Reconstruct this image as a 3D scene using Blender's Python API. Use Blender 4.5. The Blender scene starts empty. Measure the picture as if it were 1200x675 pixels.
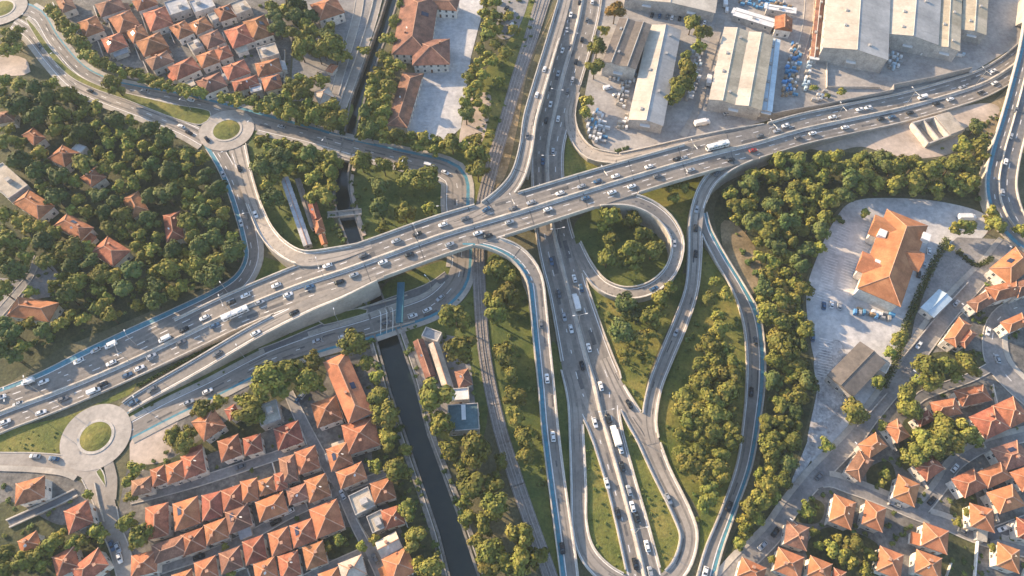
import bpy, bmesh, math, random
import numpy as np
from mathutils import Vector

# ---------------------------------------------------------------- scene, camera, sky, sun, exposure
scene = bpy.context.scene
R = math.radians
TH = R(30.0)            # camera pitch away from straight down
CAMH = 236.0            # metres above ground
CY = -CAMH * math.tan(TH)
F = 800.0               # focal length in photograph pixels (1200 wide)

cam_d = bpy.data.cameras.new('camera')
cam_d.lens = 24.0; cam_d.sensor_width = 36.0; cam_d.clip_start = 1.0; cam_d.clip_end = 6000.0
cam = bpy.data.objects.new('camera', cam_d)
scene.collection.objects.link(cam)
cam.location = (0, CY, CAMH); cam.rotation_euler = (TH, 0, 0)
scene.camera = cam

SUN_EL = R(18.5)
SUN_AZ = math.atan2(0.60, -1.0)      # direction towards the sun in the ground plane
world = bpy.data.worlds.new('World'); scene.world = world; world.use_nodes = True
wn = world.node_tree.nodes; wl = world.node_tree.links
sky = wn.new('ShaderNodeTexSky'); sky.sky_type = 'NISHITA'; sky.sun_disc = False
sky.sun_elevation = SUN_EL; sky.sun_rotation = math.pi / 2 - SUN_AZ
sky.air_density = 1.0; sky.dust_density = 1.0; sky.ozone_density = 1.6
wl.new(sky.outputs[0], wn['Background'].inputs[0]); wn['Background'].inputs[1].default_value = 0.15

sun_d = bpy.data.lights.new('sun', 'SUN'); sun_d.energy = 5.0; sun_d.angle = R(0.6); sun_d.color = (1.0, 0.74, 0.47)
sun = bpy.data.objects.new('sun', sun_d); scene.collection.objects.link(sun)
sd = Vector((math.cos(SUN_EL) * math.cos(SUN_AZ), math.cos(SUN_EL) * math.sin(SUN_AZ), math.sin(SUN_EL)))
sun.rotation_euler = sd.to_track_quat('Z', 'Y').to_euler()
vs = scene.view_settings
vs.view_transform = 'Standard'; vs.look = 'None'; vs.exposure = 1.14; vs.gamma = 1.0; vs.use_curve_mapping = False

HAZE = 0.00010          # density of the thin air
C = scene.collection
rng = random.Random(7)

# ---------------------------------------------------------------- pixel -> place
def P(x, y, z=0.0):
    u = (x - 600.0) / F; v = (y - 337.5) / F
    dx = u; dy = math.sin(TH) - v * math.cos(TH); dz = -math.cos(TH) - v * math.sin(TH)
    k = (CAMH - z) / -dz
    return Vector((dx * k, CY + dy * k, z))
def scale_at(y, z=0.0):          # metres per horizontal pixel
    v = (y - 337.5) / F
    return (CAMH - z) / (math.cos(TH) + v * math.sin(TH)) / F
def to_px(p):
    X = p[0]; Y = p[1] - CY; Z = p[2] - CAMH
    d = Y * math.sin(TH) - Z * math.cos(TH); up = Y * math.cos(TH) + Z * math.sin(TH)
    return 600 + F * X / d, 337.5 - F * up / d

# ---------------------------------------------------------------- materials
MATS = {}
def mat(name, c1, c2=None, rough=0.85, nscale=0.15, detail=6, c3=None, fine=None, rand=0.0, bump=0.0, bscale=3.0, metal=0.0, attr=False, spec=0.3, stops=(0.35, 0.65)):
    m = bpy.data.materials.new(name); m.use_nodes = True
    nt = m.node_tree; n = nt.nodes; l = nt.links
    b = n['Principled BSDF']; b.inputs['Roughness'].default_value = rough; b.inputs['Metallic'].default_value = metal
    b.inputs['Specular IOR Level'].default_value = spec
    tc = n.new('ShaderNodeTexCoord')
    c2 = c2 or c1
    nz = n.new('ShaderNodeTexNoise'); nz.inputs['Scale'].default_value = nscale; nz.inputs['Detail'].default_value = detail; nz.inputs['Roughness'].default_value = 0.62
    l.new(tc.outputs['Object'], nz.inputs['Vector'])
    cr = n.new('ShaderNodeValToRGB'); l.new(nz.outputs['Fac'], cr.inputs['Fac'])
    cr.color_ramp.elements[0].position = stops[0]; cr.color_ramp.elements[1].position = stops[1]
    cr.color_ramp.elements[0].color = (*c1, 1); cr.color_ramp.elements[1].color = (*c2, 1)
    if c3:
        e = cr.color_ramp.elements.new((stops[0] + stops[1]) / 2); e.color = (*c3, 1)
    out = cr.outputs['Color']
    if fine:
        f2 = n.new('ShaderNodeTexNoise'); f2.inputs['Scale'].default_value = fine[0]; f2.inputs['Detail'].default_value = 4; f2.inputs['Roughness'].default_value = 0.7
        l.new(tc.outputs['Object'], f2.inputs['Vector'])
        mr = n.new('ShaderNodeMapRange'); mr.inputs[1].default_value = 0.3; mr.inputs[2].default_value = 0.7; mr.inputs[3].default_value = 1 - fine[1]; mr.inputs[4].default_value = 1 + fine[1]
        l.new(f2.outputs['Fac'], mr.inputs[0])
        mx = n.new('ShaderNodeMix'); mx.data_type = 'RGBA'; mx.blend_type = 'MULTIPLY'; mx.inputs[0].default_value = 1
        l.new(out, mx.inputs[6]); l.new(mr.outputs[0], mx.inputs[7]); out = mx.outputs[2]
    if rand or attr:
        hs = n.new('ShaderNodeHueSaturation'); l.new(out, hs.inputs['Color'])
        if rand:
            oi = n.new('ShaderNodeObjectInfo')
            m1 = n.new('ShaderNodeMapRange'); m1.inputs[3].default_value = 1 - rand; m1.inputs[4].default_value = 1 + rand
            l.new(oi.outputs['Random'], m1.inputs[0]); l.new(m1.outputs[0], hs.inputs['Value'])
            w = n.new('ShaderNodeMath'); w.operation = 'MULTIPLY'; w.inputs[1].default_value = 7.31; l.new(oi.outputs['Random'], w.inputs[0])
            fr = n.new('ShaderNodeMath'); fr.operation = 'FRACT'; l.new(w.outputs[0], fr.inputs[0])
            m2 = n.new('ShaderNodeMapRange'); m2.inputs[3].default_value = 0.5 - rand * 0.06; m2.inputs[4].default_value = 0.5 + rand * 0.05
            l.new(fr.outputs[0], m2.inputs[0]); l.new(m2.outputs[0], hs.inputs['Hue'])
        out = hs.outputs[0]
        if attr:
            at = n.new('ShaderNodeAttribute'); at.attribute_name = 'tint'
            mx = n.new('ShaderNodeMix'); mx.data_type = 'RGBA'; mx.blend_type = 'MULTIPLY'; mx.inputs[0].default_value = 1
            l.new(out, mx.inputs[6]); l.new(at.outputs['Color'], mx.inputs[7]); out = mx.outputs[2]
    l.new(out, b.inputs['Base Color'])
    if bump:
        f3 = n.new('ShaderNodeTexNoise'); f3.inputs['Scale'].default_value = bscale; f3.inputs['Detail'].default_value = 5
        l.new(tc.outputs['Object'], f3.inputs['Vector'])
        bp = n.new('ShaderNodeBump'); bp.inputs['Strength'].default_value = bump; bp.inputs['Distance'].default_value = 0.25
        l.new(f3.outputs['Fac'], bp.inputs['Height']); l.new(bp.outputs[0], b.inputs['Normal'])
    MATS[name] = m
    return m
mat('ground', (0.075, 0.08, 0.04), (0.17, 0.15, 0.085), nscale=0.06, fine=(0.9, 0.35), bump=0.5, bscale=1.5)
mat('undergrowth', (0.035, 0.048, 0.022), (0.095, 0.095, 0.04), nscale=0.10, fine=(0.7, 0.5), bump=0.8, bscale=1.0)
mat('grass', (0.08, 0.108, 0.022), (0.25, 0.212, 0.055), nscale=0.07, c3=(0.15, 0.158, 0.035), fine=(0.8, 0.35), bump=0.6, bscale=1.6)
mat('lush', (0.06, 0.095, 0.022), (0.15, 0.165, 0.042), nscale=0.12, fine=(0.9, 0.3), bump=0.5, bscale=1.6)
mat('dry', (0.17, 0.13, 0.07), (0.38, 0.29, 0.18), nscale=0.12, c3=(0.26, 0.2, 0.115), fine=(0.8, 0.3), bump=0.4, bscale=1.5)
mat('asphalt', (0.205, 0.188, 0.17), (0.325, 0.293, 0.258), nscale=0.05, fine=(0.5, 0.14), bump=0.1, bscale=5, rough=0.9)
mat('asphalt_old', (0.27, 0.243, 0.215), (0.42, 0.373, 0.322), nscale=0.07, fine=(0.6, 0.16), bump=0.1, bscale=5, rough=0.92)
mat('asphalt_dark', (0.13, 0.135, 0.145), (0.21, 0.205, 0.2), nscale=0.06, fine=(0.6, 0.18), rough=0.9)
mat('street', (0.20, 0.195, 0.195), (0.33, 0.31, 0.29), nscale=0.13, fine=(0.9, 0.22), rough=0.92)
mat('concrete', (0.34, 0.31, 0.27), (0.50, 0.46, 0.40), nscale=0.12, fine=(0.9, 0.15), rough=0.9)
mat('parapet', (0.40, 0.37, 0.33), (0.60, 0.55, 0.48), nscale=0.2, fine=(1.2, 0.18), rough=0.9)
mat('barrier', (0.24, 0.235, 0.23), (0.36, 0.34, 0.32), nscale=0.2, fine=(1.2, 0.2), rough=0.9)
mat('yard', (0.26, 0.245, 0.235), (0.43, 0.40, 0.365), nscale=0.06, fine=(0.5, 0.22), rough=0.92, c3=(0.36, 0.335, 0.31))
mat('lot', (0.4, 0.395, 0.4), (0.62, 0.595, 0.57), nscale=0.07, fine=(0.45, 0.22), rough=0.92, c3=(0.52, 0.505, 0.495))
mat('gravel', (0.28, 0.27, 0.27), (0.62, 0.60, 0.58), nscale=0.25, fine=(0.9, 0.35), rough=0.95, bump=0.4)
mat('dirtlot', (0.38, 0.31, 0.25), (0.58, 0.48, 0.40), nscale=0.08, fine=(0.5, 0.16), rough=0.95)
mat('town', (0.1, 0.099, 0.096), (0.25, 0.23, 0.205), nscale=0.16, c3=(0.165, 0.156, 0.142), fine=(0.8, 0.35), rough=0.95)
mat('ballast', (0.22, 0.2, 0.185), (0.33, 0.3, 0.275), nscale=0.12, fine=(1.2, 0.3), rough=0.95)
mat('teal', (0.11, 0.24, 0.29), (0.055, 0.25, 0.34), nscale=0.2, fine=(0.8, 0.25), rough=0.7)  # blue-green strips along road edges
mat('white_paint', (0.62, 0.61, 0.59), (0.86, 0.84, 0.81), nscale=0.6, rough=0.7)
mat('asphalt_worn', (0.165, 0.152, 0.139), (0.265, 0.24, 0.213), nscale=0.12, fine=(0.8, 0.2), rough=0.9)
mat('asphalt_patch', (0.085, 0.085, 0.088), (0.15, 0.145, 0.14), nscale=0.3, fine=(1.0, 0.15), rough=0.9)
mat('solar', (0.015, 0.02, 0.045), (0.03, 0.035, 0.07), nscale=0.6, rough=0.15, spec=0.6)
mat('gantry_paint', (0.03, 0.12, 0.17), (0.045, 0.16, 0.21), nscale=0.4, rough=0.6)
mat('paving', (0.36, 0.325, 0.285), (0.50, 0.45, 0.395), nscale=0.1, fine=(0.7, 0.15), rough=0.92)
mat('water', (0.014, 0.030, 0.029), (0.030, 0.046, 0.040), nscale=0.08, rough=0.1, bump=0.12, bscale=1.2, spec=0.5)
mat('canal_stone', (0.17, 0.16, 0.145), (0.31, 0.285, 0.25), nscale=0.25, fine=(1.3, 0.3), rough=0.95)
mat('roof_tile', (0.2, 0.085, 0.048), (0.45, 0.19, 0.1), nscale=0.32, c3=(0.335, 0.135, 0.07), fine=(2.2, 0.22), rand=0.22, rough=0.9, bump=0.25, bscale=4)
mat('roof_brown', (0.16, 0.088, 0.062), (0.33, 0.175, 0.115), nscale=0.3, c3=(0.25, 0.128, 0.084), fine=(2.2, 0.25), rand=0.18, rough=0.92, bump=0.25, bscale=4)
mat('roof_orange', (0.31, 0.13, 0.062), (0.53, 0.235, 0.112), nscale=0.2, c3=(0.43, 0.175, 0.084), fine=(2.0, 0.15), rand=0.10, rough=0.88)
mat('roof_red', (0.19, 0.072, 0.043), (0.38, 0.145, 0.082), nscale=0.3, fine=(2.2, 0.22), rand=0.2, rough=0.9)
mat('ridge', (0.42, 0.225, 0.14), (0.56, 0.34, 0.24), nscale=0.5, rough=0.9)
mat('plaster', (0.56, 0.51, 0.45), (0.78, 0.73, 0.66), nscale=0.3, fine=(1.2, 0.12), rand=0.15, rough=0.9)
mat('plaster_grey', (0.34, 0.32, 0.30), (0.52, 0.49, 0.45), nscale=0.3, fine=(1.2, 0.15), rand=0.15, rough=0.9)
mat('flat_beige', (0.40, 0.35, 0.28), (0.58, 0.51, 0.42), nscale=0.25, fine=(1.5, 0.18), rand=0.12, rough=0.92)
mat('flat_grey', (0.30, 0.315, 0.335), (0.48, 0.48, 0.49), nscale=0.25, fine=(1.5, 0.18), rand=0.12, rough=0.9)
mat('metal_cream', (0.44, 0.385, 0.31), (0.60, 0.54, 0.45), nscale=0.10, fine=(0.7, 0.12), rand=0.06, rough=0.6)
mat('metal_tan', (0.36, 0.31, 0.22), (0.52, 0.45, 0.33), nscale=0.10, fine=(0.7, 0.16), rand=0.08, rough=0.7)
mat('metal_grey', (0.33, 0.325, 0.315), (0.47, 0.46, 0.44), nscale=0.10, fine=(0.7, 0.12), rand=0.06, rough=0.6)
mat('metal_dark', (0.135, 0.115, 0.098), (0.225, 0.19, 0.16), nscale=0.12, fine=(0.9, 0.2), rand=0.08, rough=0.75)
mat('metal_blue', (0.42, 0.53, 0.60), (0.56, 0.66, 0.72), nscale=0.15, fine=(0.9, 0.1), rand=0.06, rough=0.6)
mat('teal_roof', (0.07, 0.13, 0.15), (0.12, 0.20, 0.22), nscale=0.2, fine=(1.0, 0.2), rough=0.7)
mat('white_sheet', (0.66, 0.65, 0.63), (0.82, 0.81, 0.79), nscale=0.3, fine=(1.0, 0.08), rough=0.7)
mat('blue_wrap', (0.07, 0.24, 0.46), (0.16, 0.38, 0.60), nscale=0.6, rand=0.2, rough=0.6)
mat('wood', (0.28, 0.19, 0.11), (0.42, 0.30, 0.19), nscale=0.6, rand=0.15, rough=0.9)
mat('brown_wall', (0.30, 0.185, 0.12), (0.44, 0.29, 0.2), nscale=0.4, fine=(1.5, 0.2), rough=0.9)
mat('glass', (0.02, 0.03, 0.04), (0.05, 0.065, 0.08), nscale=0.5, rough=0.12, spec=0.6)
mat('frame', (0.62, 0.58, 0.52), (0.72, 0.68, 0.62), nscale=1.0, rough=0.6)
mat('door', (0.16, 0.085, 0.045), (0.26, 0.14, 0.08), nscale=1.0, rough=0.7)
mat('brick', (0.28, 0.12, 0.075), (0.42, 0.21, 0.14), nscale=1.0, rough=0.9)
mat('steel', (0.36, 0.37, 0.38), (0.5, 0.5, 0.5), nscale=1.0, rough=0.5, metal=0.6)
mat('rail_steel', (0.42, 0.38, 0.34), (0.6, 0.55, 0.5), nscale=1.0, rough=0.4, metal=0.5)
mat('tyre', (0.015, 0.015, 0.016), (0.03, 0.03, 0.03), nscale=1.0, rough=0.9)
mat('car_white', (0.78, 0.78, 0.77), rough=0.3, spec=0.5)
mat('car_silver', (0.42, 0.44, 0.46), rough=0.3, spec=0.5, metal=0.3)
mat('car_black', (0.018, 0.02, 0.024), rough=0.25, spec=0.5)
mat('car_blue', (0.05, 0.12, 0.22), rough=0.3, spec=0.5)
mat('car_red', (0.36, 0.03, 0.025), rough=0.3, spec=0.5)
mat('car_grey', (0.13, 0.14, 0.155), rough=0.3, spec=0.5)
mat('lamp_lens', (0.7, 0.7, 0.66), rough=0.3)
mat('bark', (0.07, 0.05, 0.035), (0.15, 0.11, 0.08), nscale=2.0, rough=0.95)
mat('leaf', (0.105, 0.128, 0.03), (0.215, 0.2, 0.05), nscale=0.5, rand=0.30, attr=True, rough=0.8, spec=0.2)
mat('leaf_dark', (0.062, 0.098, 0.033), (0.135, 0.16, 0.052), nscale=0.5, rand=0.30, attr=True, rough=0.8, spec=0.2)
mat('leaf_gold', (0.14, 0.10, 0.022), (0.24, 0.16, 0.035), nscale=0.5, rand=0.2, attr=True, rough=0.8, spec=0.2)

# ---------------------------------------------------------------- object helpers
def mesh(name, verts, faces, mats, fm=None, smooth=False):
    me = bpy.data.meshes.new(name)
    me.from_pydata([tuple(v) for v in verts], [], faces)
    for m in (mats if isinstance(mats, (list, tuple)) else [mats]): me.materials.append(MATS[m])
    if fm: me.polygons.foreach_set('material_index', fm)
    if smooth: me.polygons.foreach_set('use_smooth', [True] * len(me.polygons))
    me.update()
    return me
def link(name, me, parent=None, loc=None, rotz=0.0, scale=None):
    o = bpy.data.objects.new(name, me); C.objects.link(o)
    if parent: o.parent = parent
    if loc is not None: o.location = loc
    if rotz: o.rotation_euler = (0, 0, rotz)
    if scale is not None: o.scale = scale
    return o
def tag(o, label=None, cat=None, group=None, kind=None):
    if label: o['label'] = label
    if cat: o['category'] = cat
    if group: o['group'] = group
    if kind: o['kind'] = kind
    return o
def thing(name, label, cat, loc=(0, 0, 0), rotz=0.0, group=None):
    return tag(link(name, None, None, loc, rotz), label, cat, group)
class MB:
    def __init__(s): s.v = []; s.f = []; s.m = []
    def add(s, vs, fs, mi=0):
        k = len(s.v); s.v += [tuple(v) for v in vs]; s.f += [tuple(i + k for i in f) for f in fs]; s.m += [mi] * len(fs)
    def box(s, x0, x1, y0, y1, z0, z1, mi=0):
        s.add([(x0, y0, z0), (x1, y0, z0), (x1, y1, z0), (x0, y1, z0), (x0, y0, z1), (x1, y0, z1), (x1, y1, z1), (x0, y1, z1)],
              [(3, 2, 1, 0), (4, 5, 6, 7), (0, 1, 5, 4), (1, 2, 6, 5), (2, 3, 7, 6), (3, 0, 4, 7)], mi)
    def quad(s, a, b, c, d, mi=0): s.add([a, b, c, d], [(0, 1, 2, 3)], mi)
    def tube(s, a, b, r0, r1, n=6, mi=0, cap=True):
        a = Vector(a); b = Vector(b); d = (b - a).normalized()
        u = d.orthogonal().normalized(); w = d.cross(u)
        vs = []
        for p, r in ((a, r0), (b, r1)):
            for i in range(n):
                t = 2 * math.pi * i / n; vs.append(p + u * (r * math.cos(t)) + w * (r * math.sin(t)))
        fs = [(i, (i + 1) % n, n + (i + 1) % n, n + i) for i in range(n)]
        if cap: fs += [tuple(range(n - 1, -1, -1)), tuple(range(n, 2 * n))]
        s.add(vs, fs, mi)
    def me(s, name, mats, smooth=False): return mesh(name, s.v, s.f, mats, s.m, smooth)
    def build(s, name, mats, parent=None, loc=None, rotz=0.0): return link(name, s.me(name, mats), parent, loc, rotz)

ORD = ['first', 'second', 'third', 'fourth', 'fifth', 'sixth', 'seventh', 'eighth', 'ninth', 'tenth', 'eleventh', 'twelfth', 'thirteenth', 'fourteenth', 'fifteenth', 'sixteenth', 'seventeenth', 'eighteenth', 'nineteenth', 'twentieth']
def ordn(i):
    if i < 20: return ORD[i]
    n = i + 1
    return '%d%s' % (n, {1: 'st', 2: 'nd', 3: 'rd'}.get(n % 10 if n % 100 not in (11, 12, 13) else 0, 'th'))

# ---------------------------------------------------------------- polygons and ribbons
def catmull(pts, step=6.0, closed=False):
    pts = [np.array(p, float) for p in pts]; n = len(pts); out = []
    rngi = range(n) if closed else range(n - 1)
    for i in rngi:
        if closed: p0, p1, p2, p3 = pts[i - 1], pts[i], pts[(i + 1) % n], pts[(i + 2) % n]
        else: p0, p1, p2, p3 = pts[max(i - 1, 0)], pts[i], pts[i + 1], pts[min(i + 2, n - 1)]
        k = max(1, int(np.hypot(*(p2 - p1)[:2]) / step))
        for j in range(k):
            t = j / k
            # centripetal-ish tension 0.5
            out.append(0.5 * ((2 * p1) + (-p0 + p2) * t + (2 * p0 - 5 * p1 + 4 * p2 - p3) * t * t + (-p0 + 3 * p1 - 3 * p2 + p3) * t ** 3))
    if not closed: out.append(pts[-1])
    return out
def sheet(name, pts, m, z, smooth=False, kind='structure', label=None):
    if smooth: pts = [tuple(p) for p in catmull(pts, 5.0, True)]
    bm = bmesh.new()
    vs = [bm.verts.new(P(x, y, z)) for x, y in pts]
    f = bm.faces.new(vs); f.normal_update()
    if f.normal.z < 0: f.normal_flip()
    bmesh.ops.triangulate(bm, faces=[f])
    me = bpy.data.meshes.new(name); bm.to_mesh(me); bm.free(); me.materials.append(MATS[m])
    o = link(name, me); o['kind'] = kind
    if label: o['label'] = label
    return o
def offset_line(pts, d):          # horizontal offset of a world polyline, right-hand side positive
    out = []
    for i, p in enumerate(pts):
        a = pts[max(i - 1, 0)]; b = pts[min(i + 1, len(pts) - 1)]
        t = Vector((b.x - a.x, b.y - a.y, 0)).normalized()
        out.append(p + Vector((t.y, -t.x, 0)) * d)
    return out
def sweep(mb, pts, prof, mi=0, closed=False):   # prof: (lateral, up) loop, swept along a world polyline
    n = len(prof); k = len(pts); vs = []
    for i, p in enumerate(pts):
        a = pts[i - 1] if (i or closed) else pts[0]; b = pts[(i + 1) % k] if (closed or i < k - 1) else pts[-1]
        t = Vector((b.x - a.x, b.y - a.y, 0)).normalized(); nn = Vector((t.y, -t.x, 0))
        for la, up in prof: vs.append(p + nn * la + Vector((0, 0, up)))
    fs = []
    for i in range(k if closed else k - 1):
        j = (i + 1) % k
        for q in range(n):
            r = (q + 1) % n
            fs.append((i * n + q, i * n + r, j * n + r, j * n + q))
    if not closed: fs += [tuple(range(n - 1, -1, -1)), tuple((k - 1) * n + q for q in range(n))]
    mb.add(vs, fs, mi)
def rect(l0, l1, z0, z1): return [(l0, z0), (l0, z1), (l1, z1), (l1, z0)]

ROADS = []      # dicts with px samples for cars and trees
def ribbon(mb, S, t0, t1, dz, mi=0):
    vs = []
    for s in S:
        nx, ny = s['n']
        for t in (t0, t1): vs.append(P(s['x'] + nx * s['w'] * t, s['y'] + ny * s['w'] * t, s['z'] + dz))
    fs = [(2 * i, 2 * i + 1, 2 * i + 3, 2 * i + 2) for i in range(len(S) - 1)]
    fs = [f[::-1] for f in fs]
    mb.add(vs, fs, mi)
def line_at(S, t, dz=0.0):
    return [P(s['x'] + s['n'][0] * s['w'] * t, s['y'] + s['n'][1] * s['w'] * t, s['z'] + dz) for s in S]
LAYER = [0]
EDGES = []
def build_edges():
    """kerbs, parapets and edge lines, left out wherever another road joins at the same level"""
    for r in ROADS: r['A'] = np.array([(s['x'], s['y'], s['z'], s['w'], *s['n'], *s['t']) for s in r['S']])
    lines = {}
    for r, t, kd in EDGES:
        S = r['S']; root = r['root']; keep = []
        for s in S:
            x = s['x'] + s['n'][0] * s['w'] * t; y = s['y'] + s['n'][1] * s['w'] * t; free = True
            for q in ROADS:
                if q is r: continue
                A = q['A']; dx = x - A[:, 0]; dy = y - A[:, 1]
                if np.any((np.abs(dx * A[:, 6] + dy * A[:, 7]) < 5.5) & (np.abs(dx * A[:, 4] + dy * A[:, 5]) < A[:, 3] / 2 - .3) & (np.abs(A[:, 2] - s['z']) < 1.6)): free = False; break
            keep.append(free)
        i = 0
        while i < len(S):
            if not keep[i]: i += 1; continue
            j = i
            while j + 1 < len(S) and keep[j + 1]: j += 1
            if j > i + (3 if kd in ('walk', 'low') else 1):
                pl = line_at(S[i:j + 1], t); sg = 1 if t > 0 else -1; mb = MB()
                if kd == 'kerb': sweep(mb, pl, rect(-0.05 * sg, 0.30 * sg, -0.15, 0.13)); mb.build('kerb', 'parapet', root)
                elif kd == 'walk': sweep(mb, pl, rect(-0.05 * sg, 1.9 * sg, -0.2, 0.13)); mb.build('pavement', 'concrete', root)
                elif kd == 'parapet': sweep(mb, pl, rect(-0.28 * sg, 0.16 * sg, -0.1, 0.95)); mb.build('parapet', 'parapet', root)
                elif kd == 'low': sweep(mb, pl, rect(-0.22 * sg, 0.22 * sg, -0.2, 0.65)); mb.build('parapet', 'parapet', root)
                else:
                    pl = [p + Vector((0, 0, .016)) for p in pl]; a = offset_line(pl, -0.17); b = offset_line(pl, 0.17); m_ = lines.setdefault(id(r), (root, MB()))[1]
                    for k in range(len(pl) - 1): m_.quad(b[k], b[k + 1], a[k + 1], a[k])
            i = j + 1
    for root, m_ in lines.values():
        if m_.v: m_.build('edge_lines', 'white_paint', root)['kind'] = 'stuff'
def road(name, pts, label=None, cat=None, m='asphalt', edges=('kerb', 'kerb'), strips=(), dashes=(), lines=(), medians=(), piers=(), step=7.0, cars=True, mark=True, wear=(-.2, .2), trim=(None, None)):
    """pts: (x, y, z, width px, bridge 0/1)"""
    pts = [tuple(p) + (0,) * (5 - len(p)) for p in pts]
    LAYER[0] += 1
    lz = 0.15 + 0.006 * LAYER[0]
    raw = catmull(pts, step); S = []
    for i, p in enumerate(raw):
        a = raw[max(i - 1, 0)]; b = raw[min(i + 1, len(raw) - 1)]
        t = np.array([b[0] - a[0], b[1] - a[1]]); t /= np.hypot(*t)
        S.append(dict(x=p[0], y=p[1], z=max(0.0, p[2]) + lz, w=p[3], b=p[4] > 0.5, n=(-t[1], t[0]), t=tuple(t)))
    ROADS.append(dict(name=name, S=S, cars=cars))
    elevated = cat is not None
    root = thing(name, label, cat) if elevated else None
    mb = MB(); ribbon(mb, S, -0.5, 0.5, 0.0)
    surf = mb.build('carriageway' if root else name, m, root)
    if not root: tag(surf, label, kind='structure'); root = surf
    if elevated:       # closed concrete body below the surface
        mb = MB(); n = len(S); vs = []
        for s in S:
            zt = s['z'] - 0.03; zb = zt - 1.5 if s['b'] else min(-0.25, zt - 0.3)
            for t, z in ((-0.5, zt), (0.5, zt), (0.5, zb), (-0.5, zb)):
                p = P(s['x'] + s['n'][0] * s['w'] * t, s['y'] + s['n'][1] * s['w'] * t, s['z']); vs.append((p.x, p.y, z))
        fs = [(4 * i + a, 4 * i + b, 4 * i + 4 + b, 4 * i + 4 + a) for i in range(n - 1) for a, b in ((0, 1), (1, 2), (2, 3), (3, 0))]
        fs = [f[::-1] for f in fs] + [(0, 1, 2, 3), tuple(4 * (n - 1) + q for q in (3, 2, 1, 0))]
        mb.add(vs, fs); mb.build('deck', 'concrete', root)
    ROADS[-1]['root'] = root
    for t, kd in ((-0.5, edges[0]), (0.5, edges[1])):
        if kd: EDGES.append((ROADS[-1], t, kd))
    for (t0, t1, mm, nm) in strips:
        mb = MB(); ribbon(mb, S, t0, t1, 0.012); mb.build(nm, mm, root)
    for (t, kd) in medians:
        mb = MB(); pl = line_at(S, t)
        if kd == 'wide': sweep(mb, pl, [(-0.8, -0.05), (-0.8, 0.35), (-0.2, 0.5), (-0.2, 0.95), (0.2, 0.95), (0.2, 0.5), (0.8, 0.35), (0.8, -0.05)])
        else: sweep(mb, pl, [(-0.3, -0.05), (-0.14, 0.85), (0.14, 0.85), (0.3, -0.05)])
        mb.build('median_barrier', 'parapet' if kd != 'dark' else 'barrier', root)
    if mark and (dashes or lines):
        mb = MB()
        for t in lines: EDGES.append((ROADS[-1], t, 'line'))
        for t in dashes:
            pl = line_at(S, t, 0.016); acc = 0.0
            for i in range(len(pl) - 1):
                d = pl[i + 1] - pl[i]; L = d.length; dn = d.normalized(); nn = Vector((dn.y, -dn.x, 0)); q = -acc
                while q < L:
                    if q >= 0:
                        p0 = pl[i] + dn * q; p1 = pl[i] + dn * min(q + 3.0, L + 1.0)
                        mb.quad(p0 + nn * .15, p1 + nn * .15, p1 - nn * .15, p0 - nn * .15)
                    q += 9.0
                acc = (L - (q - 9.0)) % 9.0 if q > 0 else acc + L
                acc = (acc) % 9.0
        if mb.v: mb.build('lane_markings', 'white_paint', root)['kind'] = 'stuff'
    if wear:
        rw = random.Random(LAYER[0]); mb = MB()
        for t in wear:
            k = rw.uniform(.035, .06)
            ribbon(mb, S, t - k, t + k, 0.004)
        o_ = mb.build('wheel_tracks', 'asphalt_worn', root); o_['kind'] = 'stuff'
        mb = MB(); i = 3
        while i < len(S) - 3:
            t = rw.uniform(-.42, .3); ln = rw.randint(1, 3); ribbon(mb, S[i:i + ln + 1], t, t + rw.uniform(.05, .12), 0.008); i += rw.randint(2, 7)
        if mb.v: mb.build('repair_patches', rw.choice(('asphalt_patch', 'asphalt_worn')), root)['kind'] = 'stuff'
        if elevated:
            mb = MB(); acc = 0
            for i in range(1, len(S)):
                acc += (P(S[i]['x'], S[i]['y'], S[i]['z']) - P(S[i - 1]['x'], S[i - 1]['y'], S[i - 1]['z'])).length
                if acc > 22 and S[i]['b']:
                    acc = 0; s = S[i]; a = P(s['x'] - s['n'][0] * s['w'] * .485, s['y'] - s['n'][1] * s['w'] * .485, s['z'] + .02); b = P(s['x'] + s['n'][0] * s['w'] * .485, s['y'] + s['n'][1] * s['w'] * .485, s['z'] + .02)
                    d = (b - a).normalized(); q = Vector((-d.y, d.x, 0)) * .2; mb.quad(a - q, b - q, b + q, a + q)
            if mb.v: mb.build('expansion_joints', 'asphalt_patch', root)['kind'] = 'stuff'
    for k in piers:
        s = min(S, key=lambda s: abs(s['x'] - k)); c = P(s['x'], s['y'], s['z']); zt = s['z'] - 1.5
        e0 = P(s['x'] - s['n'][0] * s['w'] * .4, s['y'] - s['n'][1] * s['w'] * .4, zt); e1 = P(s['x'] + s['n'][0] * s['w'] * .4, s['y'] + s['n'][1] * s['w'] * .4, zt)
        ax = (e1 - e0); L = ax.length; ang = math.atan2(ax.y, ax.x)
        mb = MB()
        mb.box(-L / 2, L / 2, -0.8, 0.8, zt - 1.2, zt + 0.02)
        for q in (-0.32, 0, 0.32) if L > 16 else (0,): mb.tube((q * L, 0, -0.3), (q * L, 0, zt - 1.19), 0.85, 0.8, 10)
        mb.build('pier', 'concrete', root, (c.x, c.y, 0), ang)
    return root, S

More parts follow.
